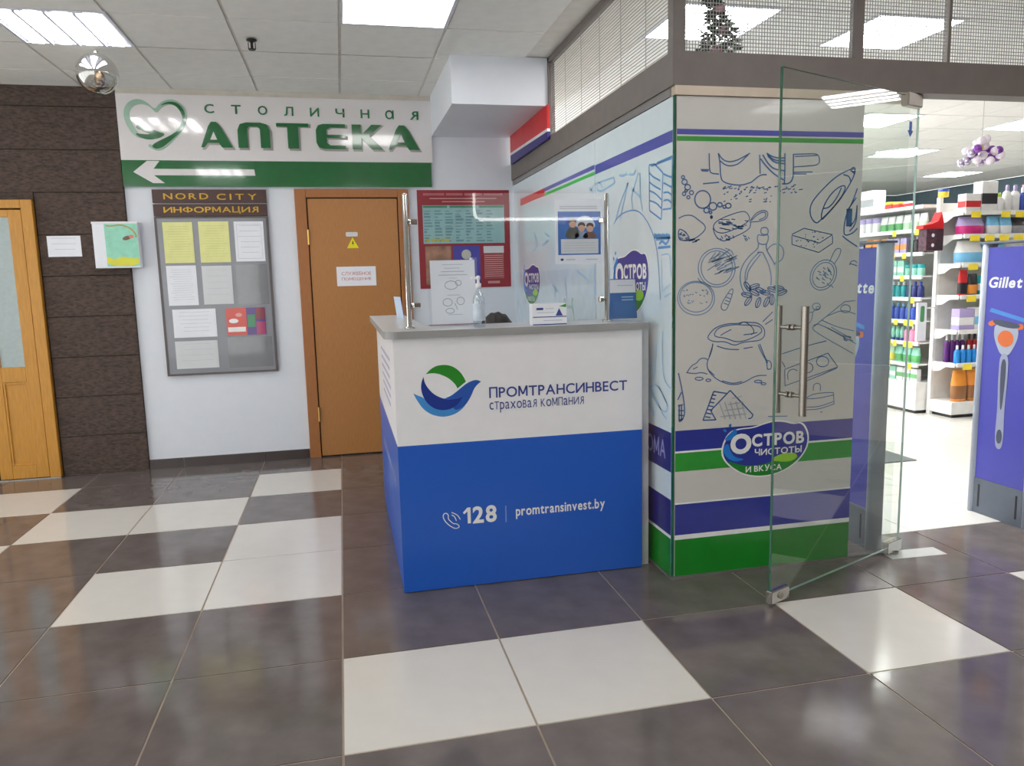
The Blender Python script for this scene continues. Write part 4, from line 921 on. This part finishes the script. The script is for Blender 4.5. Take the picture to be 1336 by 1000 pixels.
# ================================================================ GLASS DOOR OF THE SHOP
HG = Vector((2.725, .38, 0)); FE = Vector((1.765, -.02, 0))
dv = (FE-HG).normalized(); nv = Vector((dv.y, -dv.x, 0))
if nv.y > 0: nv = -nv                                # towards the viewer
gd = struct(empty('door_3'), 'open frameless glass door with steel pull handles', 'door')
DL = (FE-HG).length
GD = Fr(FE, -dv, nv)                                  # u from free edge to hinge
ZB, ZTt = .035, 2.182
def gbox(name, u0, u1, v0, v1, d0, d1, m, parent=None, bev=0):
    bm = bmesh.new(); slab_bm(bm, GD, [(u0, v0), (u1, v0), (u1, v1), (u0, v1)], d0, d1)
    if bev: bmesh.ops.bevel(bm, geom=bm.edges[:], offset=bev, segments=2, affect='EDGES')
    return obj(name, bm_mesh(bm, name), m, parent or gd)
pn = gbox('pane', .003, DL-.003, ZB, ZTt, -.005, .005, G_door)
gbox('glass_edge', 0, .003, ZB, ZTt, -.005, .005, M_edge, pn); gbox('glass_edge', DL-.003, DL, ZB, ZTt, -.005, .005, M_edge2, pn)
gbox('glass_edge', .003, DL-.003, ZB-.002, ZB, -.005, .005, M_edge2, pn); gbox('glass_edge', .003, DL-.003, ZTt, ZTt+.0015, -.005, .005, mat('smoky_glass_edge', (96, 110, 104), .2), pn)
gbox('patch_lock', -.004, .12, .008, .066, -.016, .016, M_steel, None, .004)
bm_ = bmesh.new(); add_tube(bm_, GD.p(.055, .037, .016), GD.p(.055, .037, .022), .014); obj('lock_cylinder', bm_mesh(bm_, 'lock_cylinder'), M_brush, gd)
gbox('patch_hinge', DL-.125, DL+.004, .010, .070, -.018, .018, M_steel, None, .004)
gbox('patch_hinge', DL-.125, DL+.004, 2.135, 2.194, -.018, .018, M_brush, None, .004)
tube('floor_pivot', (HG.x-.05, HG.y-.02, 0), (HG.x-.05, HG.y-.02, .012), .03, M_brush, gd)
HU = .105
hb = []
for s in (1, -1):
    bm_ = bmesh.new(); add_tube(bm_, GD.p(HU, .812, s*.062), GD.p(HU, 1.262, s*.062), .0155, 20)
    hd = obj('pull_handle', bm_mesh(bm_, 'pull_handle', False), M_brush, gd)
    for z in (.895, 1.175):
        bm_ = bmesh.new(); add_tube(bm_, GD.p(HU, z, s*.005), GD.p(HU, z, s*.062), .008, 12); add_tube(bm_, GD.p(HU, z, s*.005), GD.p(HU, z, s*.016), .013, 12)
        obj('standoff', bm_mesh(bm_, 'standoff'), M_brush, hd)
st = slab('arrow_sticker', GD, [(DL-.10, 2.03), (DL-.075, 2.00), (DL-.05, 2.03), (DL-.063, 2.03), (DL-.063, 2.07), (DL-.087, 2.07), (DL-.087, 2.03)], mat('sticker_blue', (70, 110, 200), .4), gd, .005, .0055)
t = tag(box('floor_sticker', -.15, .15, -.05, .05, 0, .0012, M_sticker), 'translucent sticker on the dark floor by the glass door hinge', 'sticker')
t.location = (2.77, .325, .0002); t.rotation_euler = (0, 0, -.05)

# ================================================================ SHOP INTERIOR
def gate(x, y0, y1, label, h=1.525):
    t = tag(empty('security_gate', (x, (y0+y1)/2, 0)), label, 'gate')
    D = y1-y0; a, b = -D/2, D/2
    for y in (a, b):
        bm = bmesh.new()
        prof = [(.045*math.cos(k*math.pi/8), .026*math.sin(k*math.pi/8)) for k in range(16)]
        lo = [bm.verts.new((px_, y+py_, 0)) for px_, py_ in prof]; hi = [bm.verts.new((px_, y+py_, h)) for px_, py_ in prof]
        bm.faces.new(lo[::-1]); bm.faces.new(hi)
        for i in range(16): f = bm.faces.new((lo[i], lo[(i+1) % 16], hi[(i+1) % 16], hi[i])); f.smooth = True
        obj('post', bm_mesh(bm, 'post'), M_gateg, t)
    box('advert_panel', -.03, .03, a+.02, b-.02, .205, h-.02, M_gateb, t)
    box('base_panel', -.034, .034, a+.018, b-.018, .0, .205, M_gated, t)
    box('base_slot', -.036, -.034, a+.05, a+.06, .04, .17, M_black, t); box('base_slot', -.036, -.034, b-.06, b-.05, .04, .17, M_black, t)
    box('top_cap', -.046, .046, a-.026, b+.026, h, h+.012, M_gated, t, .003)
    G = Fr((-.03, 0, 0), (0, -1, 0), (-1, 0, 0)); u0 = -b+.03
    text('advert_letters', G, 'Gillette', u0+.005, u0+.005+.30, 1.285, 1.345, M_pw, t, .03, 0, .001, .15)
    c = u0+.135
    slab('razor_head', G, [(c-.115, 1.155), (c-.105, 1.175), (c+.115, 1.125), (c+.110, 1.105)], mat('razor_blue', (70, 140, 215), .4), t, 0, .001)
    slab('razor_grip_pad', G, smooth_line([(c-.125, 1.095), (c-.07, 1.115), (c-.06, 1.09), (c-.105, 1.07)], 2, True), M_orange, t, 0, .001)
    slab('razor_grip_pad', G, smooth_line([(c+.06, 1.09), (c+.10, 1.10), (c+.11, 1.07), (c+.07, 1.06)], 2, True), M_orange, t, 0, .001)
    slab('razor_neck', G, smooth_line([(c-.07, 1.10), (c+.07, 1.09), (c+.08, 1.03), (c+.055, .97), (c+.025, .92), (c-.025, .92), (c-.055, .97), (c-.08, 1.03)], 2, True), M_gateg, t, 0, .001)
    slab('razor_neck_shadow', G, smooth_line([(c-.10, 1.12), (c+.095, 1.095), (c+.07, 1.065), (c-.07, 1.08)], 2, True), mat('razor_dark', (70, 76, 96), .4), t, .001, .0016)
    slab('razor_dial', G, ell(c, 1.012, .05, .045)[0], M_orange, t, .001, .002)
    slab('razor_handle', G, smooth_line([(c-.028, .93), (c+.028, .93), (c+.03, .80), (c+.022, .62), (c+.028, .48), (c+.02, .40), (c-.02, .40), (c-.028, .48), (c-.022, .62), (c-.03, .80)], 2, True), mat('razor_silver', (160, 165, 190), .3), t, .001, .002)
    slab('razor_handle_grip', G, smooth_line([(c-.015, .90), (c+.015, .90), (c+.016, .78), (c+.006, .62), (c-.006, .62), (c-.016, .78)], 2, True), MATS['razor_dark'], t, .002, .003)
    slab('razor_handle_end', G, ell(c, .47, .018, .04)[0], MATS['razor_dark'], t, .002, .003)
    return t
gate(3.60, .455, .812, 'right blue anti-theft gate with large razor picture')
gate(2.625, .435, .800, 'left blue anti-theft gate behind the glass door')
t = tag(box('entrance_mat', -.45, .45, -.21, .21, 0, .008, M_mat, None, .003), 'dark grey mat on the white shop floor', 'mat'); t.location = (3.68, 2.09, .0)

# shelving
LV = [.30, .48, .69, .90, 1.12, 1.33, 1.55, 1.77]
gx = 5.45
sh = tag(empty('long_shelving', (gx, 3.445, 0)), 'long white shelving along the shop aisle', 'shelving')
GL = 3.0
box('base_plinth', 0, .45, 0, GL, .03, .30, M_shelf, sh); box('kick_strip', .01, .44, .01, GL-.01, 0, .03, M_black, sh)
box('back_panel', .44, .46, 0, GL, .30, 2.0, mat('shelf_back', (214, 212, 206), .5), sh)
for y in (0, 1.0, 2.0, GL-.03): box('upright', .43, .47, y, y+.03, 0, 2.02, M_shelf, sh)
box('top_rail', -.02, .44, 0, GL, 1.965, 1.995, M_shelf, sh)
for k, z in enumerate(LV[1:]):
    s_ = box('shelf', .02, .44, .005, GL-.005, z-.012, z, M_shelf, sh)
    box('price_rail', .0, .02, .005, GL-.005, z-.03, z+.006, M_shelf, s_)
    for q in range(14):
        y = .06+q*.075+.02*rr()
        m = M_tag if (k in (1, 2) and q % 3 != 2) or rr() < .18 else M_paper
        box('price_tag', -.004, -.0, y, y+.05, z-.032+(-.02 if m is M_tag else .004), z+.002, m, s_)
ec = tag(empty('end_shelving', (5.60, 3.13, 0)), 'white end shelving with curved brackets in the shop', 'shelving')
EL = [.15, .51, .82, 1.14, 1.43, 1.69, 1.90]; EW = 1.0; ED = .30
box('base_plinth', -.03, EW, 0, ED, .03, .15, M_shelf, ec, .01); box('kick_strip', 0, EW-.02, .02, ED, 0, .03, M_black, ec)
box('back_panel', 0, EW, ED-.03, ED-.005, .15, 2.0, mat('peg_panel', (230, 230, 226), .5), ec)
box('upright', -.035, .0, ED-.04, ED, 0, 2.05, M_shelf, ec); box('upright', EW, EW+.035, ED-.04, ED, 0, 2.05, M_shelf, ec)
for z in EL[1:]:
    s_ = box('shelf', 0, EW, 0, ED-.03, z-.015, z, M_shelf, ec)
    box('price_rail', 0, EW, -.012, 0, z-.03, z+.01, M_shelf, s_)
    BF_ = Fr((-.012, 0, 0), (0, -1, 0), (-1, 0, 0))
    slab('shelf_bracket', BF_, smooth_line([(-ED+.03, z-.09), (-ED*.62, z-.08), (-ED*.36, z-.035), (0, z-.03), (0, z+.008), (-ED+.03, z+.008)], 0, True), M_shelf, s_, 0, .006)
    for q in range(6):
        x = .06+q*.16
        if rr() < .75: box('price_tag', x, x+.10, -.016, -.012, z-.055, z-.002, M_tag, s_)

# goods
COLS = {'white': (238, 238, 238), 'pale green': (190, 225, 190), 'green': (90, 170, 100), 'mint': (150, 215, 195), 'blue': (50, 80, 180), 'navy': (36, 46, 110), 'sky blue': (120, 190, 230), 'pink': (235, 150, 185),
        'magenta': (200, 40, 120), 'purple': (96, 36, 120), 'lilac': (180, 165, 215), 'red': (205, 40, 45), 'orange': (235, 150, 60), 'yellow': (245, 220, 70), 'lime': (180, 215, 50), 'teal': (30, 160, 165),
        'grey': (150, 150, 156), 'black': (40, 38, 44), 'bright blue': (30, 140, 220), 'cream': (240, 225, 195), 'brown': (150, 100, 60)}
def cm(c): return mat('goods_'+c.replace(' ', '_'), COLS[c], .35, coat=.2)
_pm = {}
def pmesh(kind, c, c2, wd, h):
    key = (kind, c, c2, round(wd, 3), round(h, 3))
    if key in _pm: return _pm[key]
    bm = bmesh.new(); r_ = wd/2
    if kind == 'bottle':
        lathe_bm(bm, [(r_*.9, 0), (r_, h*.04), (r_, h*.62), (r_*.8, h*.72), (r_*.38, h*.78), (r_*.40, h*.79), (r_*.40, h*.96), (r_*.3, h)], 12, [0, 0, 0, 0, 1, 1, 1, 1])
    elif kind == 'jar':
        lathe_bm(bm, [(r_*.9, 0), (r_, h*.06), (r_, h*.66), (r_*.96, h*.68), (r_*1.02, h*.70), (r_*1.02, h*.97), (r_*.95, h)], 12, [0, 0, 0, 1, 1, 1, 1])
    elif kind == 'box':
        add_box(bm, -r_, r_, -r_*.6, r_*.6, 0, h, .002)
        add_box(bm, -r_*.99, r_*.99, -r_*.6-.001, -r_*.6+.001, h*.25, h*.6, 0, 1); add_box(bm, -r_-.001, -r_+.001, -r_*.55, r_*.55, h*.25, h*.6, 0, 1)
    elif kind == 'pouch':
        n = 8
        for s in range(2): pass
        rings = []
        for zz, a, b in ((0, .9, .55), (.08, 1, .6), (.5, 1.02, .62), (.85, .98, .25), (1.0, .97, .04)):
            rings.append([bm.verts.new((r_*a*math.copysign(abs(math.cos(t_))**.5, math.cos(t_)), r_*b*math.sin(t_), h*zz)) for t_ in [6.28319*i/12 for i in range(12)]])
        for k in range(4):
            for i in range(12):
                f = bm.faces.new((rings[k][i], rings[k][(i+1) % 12], rings[k+1][(i+1) % 12], rings[k+1][i])); f.material_index = 1 if k == 1 else 0; f.smooth = True
        bm.faces.new(rings[0][::-1]); bm.faces.new(rings[-1])
    elif kind == 'tube':
        lathe_bm(bm, [(r_*.7, 0), (r_*.7, h*.18), (r_*.75, h*.2), (r_*.95, h*.6), (r_*.6, h)], 12, [1, 1, 0, 0, 0])
    me = bm_mesh(bm, kind); me.materials.append(cm(c)); me.materials.append(cm(c2)); _pm[key] = me
    return me
ORD = ['bottom', 'second', 'third', 'fourth', 'fifth', 'sixth', 'seventh', 'eighth']
KN = {'bottle': 'bottle', 'jar': 'jar', 'box': 'carton', 'pouch': 'pouch', 'tube': 'tube'}
def goods(kind, c, c2, x, y, z, wd, h, where, rot=0):
    o = obj(KN[kind], pmesh(kind, c, c2, wd, h), None, None, (x, y, z+.0005), (0, 0, rot))
    lb = f'{c} {KN[kind]} with {c2} {"cap" if kind in ("bottle", "jar", "tube") else "panel"} {where}'
    return tag(o, lb, KN[kind], lb.replace(' with ', ' and ')+' set')
ROWS = [
 [('box','white','green'),('box','mint','white'),('pouch','pale green','white'),('box','cream','pink')],
 [('pouch','mint','green'),('pouch','pale green','yellow'),('bottle','white','green'),('box','magenta','purple')],
 [('bottle','pink','white'),('tube','mint','blue'),('bottle','green','white'),('bottle','sky blue','white'),('tube','pink','red')],
 [('bottle','blue','white'),('bottle','blue','sky blue'),('bottle','pale green','white'),('bottle','lime','white'),('bottle','cream','pale green')],
 [('bottle','navy','blue'),('bottle','teal','white'),('bottle','mint','red'),('tube','grey','white'),('jar','white','black')],
 [('jar','mint','teal'),('box','mint','white'),('bottle','navy','red'),('bottle','red','white'),('jar','white','grey')],
 [('bottle','black','grey'),('box','lilac','orange'),('pouch','orange','purple'),('box','navy','grey'),('tube','purple','white')],
]
where_l = lambda k: f'on the {ORD[k]} level of the long shelving'
for k, row in enumerate(ROWS):
    z = LV[k]; top = (LV+[1.965])[k+1]-.04
    y = 3.50
    n = 0
    while y < 4.75:
        kd, c, c2 = row[(n//3) % len(row)]
        wd = {'bottle': .062, 'jar': .07, 'box': .085, 'pouch': .10, 'tube': .05}[kd]; h = min(top-z-.015, {'bottle': .165, 'jar': .11, 'box': .15, 'pouch': .16, 'tube': .14}[kd])
        goods(kd, c, c2, gx+.075, y+wd/2, z, wd, h, where_l(k), math.pi/2*0-1.5708)
        y += wd+.012; n += 1
# top shelf of the long unit
y = 3.50
for n in range(12):
    kd, c, c2 = [('pouch','white','pale green'),('pouch','white','green'),('jar','white','lilac'),('box','lilac','white')][(n//3) % 4]
    goods(kd, c, c2, gx+.09, y+.05, 1.77, .095, .155, 'on the top level of the long shelving', -1.5708); y += .107
for y, kd, c, c2, wd, h in ((4.35, 'box', 'white', 'grey', .24, .22), (3.95, 'jar', 'red', 'yellow', .10, .07), (4.07, 'jar', 'red', 'lime', .10, .08), (3.80, 'jar', 'red', 'white', .10, .06)):
    goods(kd, c, c2, gx+.13, y, 1.995, wd, h, 'standing on top of the long shelving', -1.5708)
# end shelving goods
def erow(lv, items, where):
    z = EL[lv]; x = 5.60+.02
    for kd, c, c2, wd, h, n in items:
        for _ in range(n):
            goods(kd, c, c2, x+wd/2, 3.13+max(.04, wd*.33)+.01, z, wd, h, where); x += wd+.008
erow(0, [('pouch','orange','brown',.15,.30,2),('pouch','yellow','white',.15,.31,2),('pouch','brown','orange',.15,.29,2)], 'on the base of the end shelving')
erow(1, [('bottle','bright blue','white',.055,.17,4),('bottle','magenta','white',.055,.17,3),('bottle','lilac','white',.06,.18,4)], 'on the lowest shelf of the end shelving')
for q in range(4): goods('bottle', 'purple', 'white', 5.63+q*.058, 3.29, .51, .052, .27, 'at the back of the lowest shelf of the end shelving')
for q in range(5): goods('bottle', 'red', 'black', 5.88+q*.06, 3.29, .51, .055, .27, 'at the back of the lowest shelf of the end shelving')
erow(2, [('box','lilac','white',.16,.20,1),('box','white','sky blue',.16,.21,1),('box','lime','yellow',.10,.26,2),('box','white','red',.16,.2,2)], 'on the second shelf of the end shelving')
erow(3, [('pouch','red','black',.09,.24,1),('pouch','black','orange',.10,.20,1),('box','teal','white',.15,.18,1),('bottle','navy','lime',.06,.18,2),('bottle','white','grey',.06,.19,2),('box','teal','orange',.15,.2,1)], 'on the third shelf of the end shelving')
erow(4, [('pouch','white','sky blue',.26,.21,1),('pouch','sky blue','white',.24,.20,1),('pouch','white','blue',.26,.2,1)], 'on the fourth shelf of the end shelving')
erow(5, [('pouch','lilac','magenta',.26,.17,1),('pouch','sky blue','white',.13,.17,2),('pouch','black','grey',.15,.16,2)], 'on the fifth shelf of the end shelving')
erow(6, [('box','white','red',.16,.16,1),('box','white','black',.17,.27,1),('bottle','white','lime',.08,.17,1),('bottle','white','lilac',.08,.24,2),('bottle','blue','white',.08,.22,1),('box','pink','red',.16,.25,1)], 'on the top of the end shelving')
goods('jar', 'yellow', 'blue', 5.57, 3.36, 2.05, .09, .07, 'on the upright of the end shelving')
t = tag(empty('gift_bag', (5.45, 3.33, 1.56)), 'red and dark patterned gift bag hanging by the shelving', 'bag')
box('bag_body', -.11, .07, -.05, .05, 0, .20, mat('bag_dark', (74, 44, 58), .5, var=.7, scale=40), t, .004)
slab('bag_flap', Fr((0, -.05, .20), (1, 0, 0), (0, -1, 0)), [(-.15, 0), (.07, 0), (.068, .06), (.045, .15), (.01, .07), (-.05, .045), (-.15, .03)], M_red, t, -.09, 0)
box('bag_side', .0, .071, -.051, .051, .004, .196, mat('bag_plum', (54, 30, 44), .5, var=.5, scale=40), t)
for q in (.05, .14): obj('bag_dot', ball_mesh('bag_dot', .017, 8, 6, (1, .3, 1)), M_paper, t, (-.04, -.05, q))
tube('bag_hook', (.05, .02, .19), (.112, .06, .22), .004, M_brush, t)
t = tag(empty('vertical_sign', (5.40, 3.36, .72)), 'narrow white sign with green print on the shelving end', 'sign')
box('sign_board', -.055, .045, -.012, .012, 0, .36, M_paper, t, .002); box('sign_arm', .03, .165, .010, .018, .30, .315, M_shelf, t)
slab('green_print', Fr((-.004, -.012, .18), (1, 0, 0), (0, -1, 0)), rrect(-.022, .022, 0, .15, .015), mat('sign_print_green', (80, 150, 100), .5), t, 0, .001)
# hanging ornaments in the shop
t = tag(empty('bauble_cluster', (5.13, 2.5, 2.30)), 'hanging cluster of purple and white baubles in the shop', 'ornament')
R_ = random.Random(5)
mb = [ball_mesh('bauble', .034, 12, 8), ball_mesh('bauble', .034, 12, 8), ball_mesh('bauble', .034, 12, 8)]
for k in range(20):
    a = R_.random(); obj('bauble', mb[k % 3], [mat('bauble_purple', (130, 70, 160), .2, metal=.5), mat('bauble_white', (235, 225, 235), .2), mat('bauble_silver', (200, 190, 215), .15, metal=.7)][k % 3], t, (R_.uniform(-.14, .14), R_.uniform(-.07, .07), R_.uniform(-.07, .04)))
for k in range(5): obj('bow_loop', mb[1], MATS['bauble_white'], t, (.03*math.cos(k*1.3), .03*math.sin(k*1.3), .06+.012*k))
tube('bow_knot', (0, 0, .03), (0, 0, .13), .02, mat('bow_gold', (220, 195, 110), .3, metal=.6), t, 10, .006); tube('hanging_thread', (0, 0, .12), (0, 0, CEIL-2.30-.005), .0015, M_brush, t, 6)
# garland behind the wire mesh
t = tag(empty('green_garland', (1.80, .60, 2.36)), 'dark green leafy garland with flowers behind the wire mesh', 'garland')
bm_ = bmesh.new()
for k in range(1100):
    z = R_.random(); a = R_.random()*6.283; rad = .05+.035*math.sin(z*9)+.05*max(0, .15-z)*4
    c = Vector((rad*math.cos(a)*R_.random()+.03*math.sin(z*6), rad*math.sin(a)*R_.random(), z*.46))
    d = Vector((math.cos(a), math.sin(a), R_.uniform(-.6, .6))).normalized()*R_.uniform(.03, .055); s_ = d.orthogonal().normalized()*.011
    q = [c, c+d*.5+s_, c+d, c+d*.5-s_]; bm_.faces.new([bm_.verts.new(p) for p in q])
o = obj('leaves', bm_mesh(bm_, 'leaves'), mat('garland_green', (52, 84, 58), .6, var=.4), t); o['kind'] = 'stuff'
tube('stem', (0, 0, -.02), (0, 0, CEIL-2.36), .008, mat('garland_stem', (60, 60, 40), .8), t, 8)
for k in range(5): obj('flower', ball_mesh('flower', .026, 10, 7, (1, 1, .7)), mat('flower_pink', (190, 130, 150), .6), t, (R_.uniform(-.03, .05), -.03, .05+.09*k))
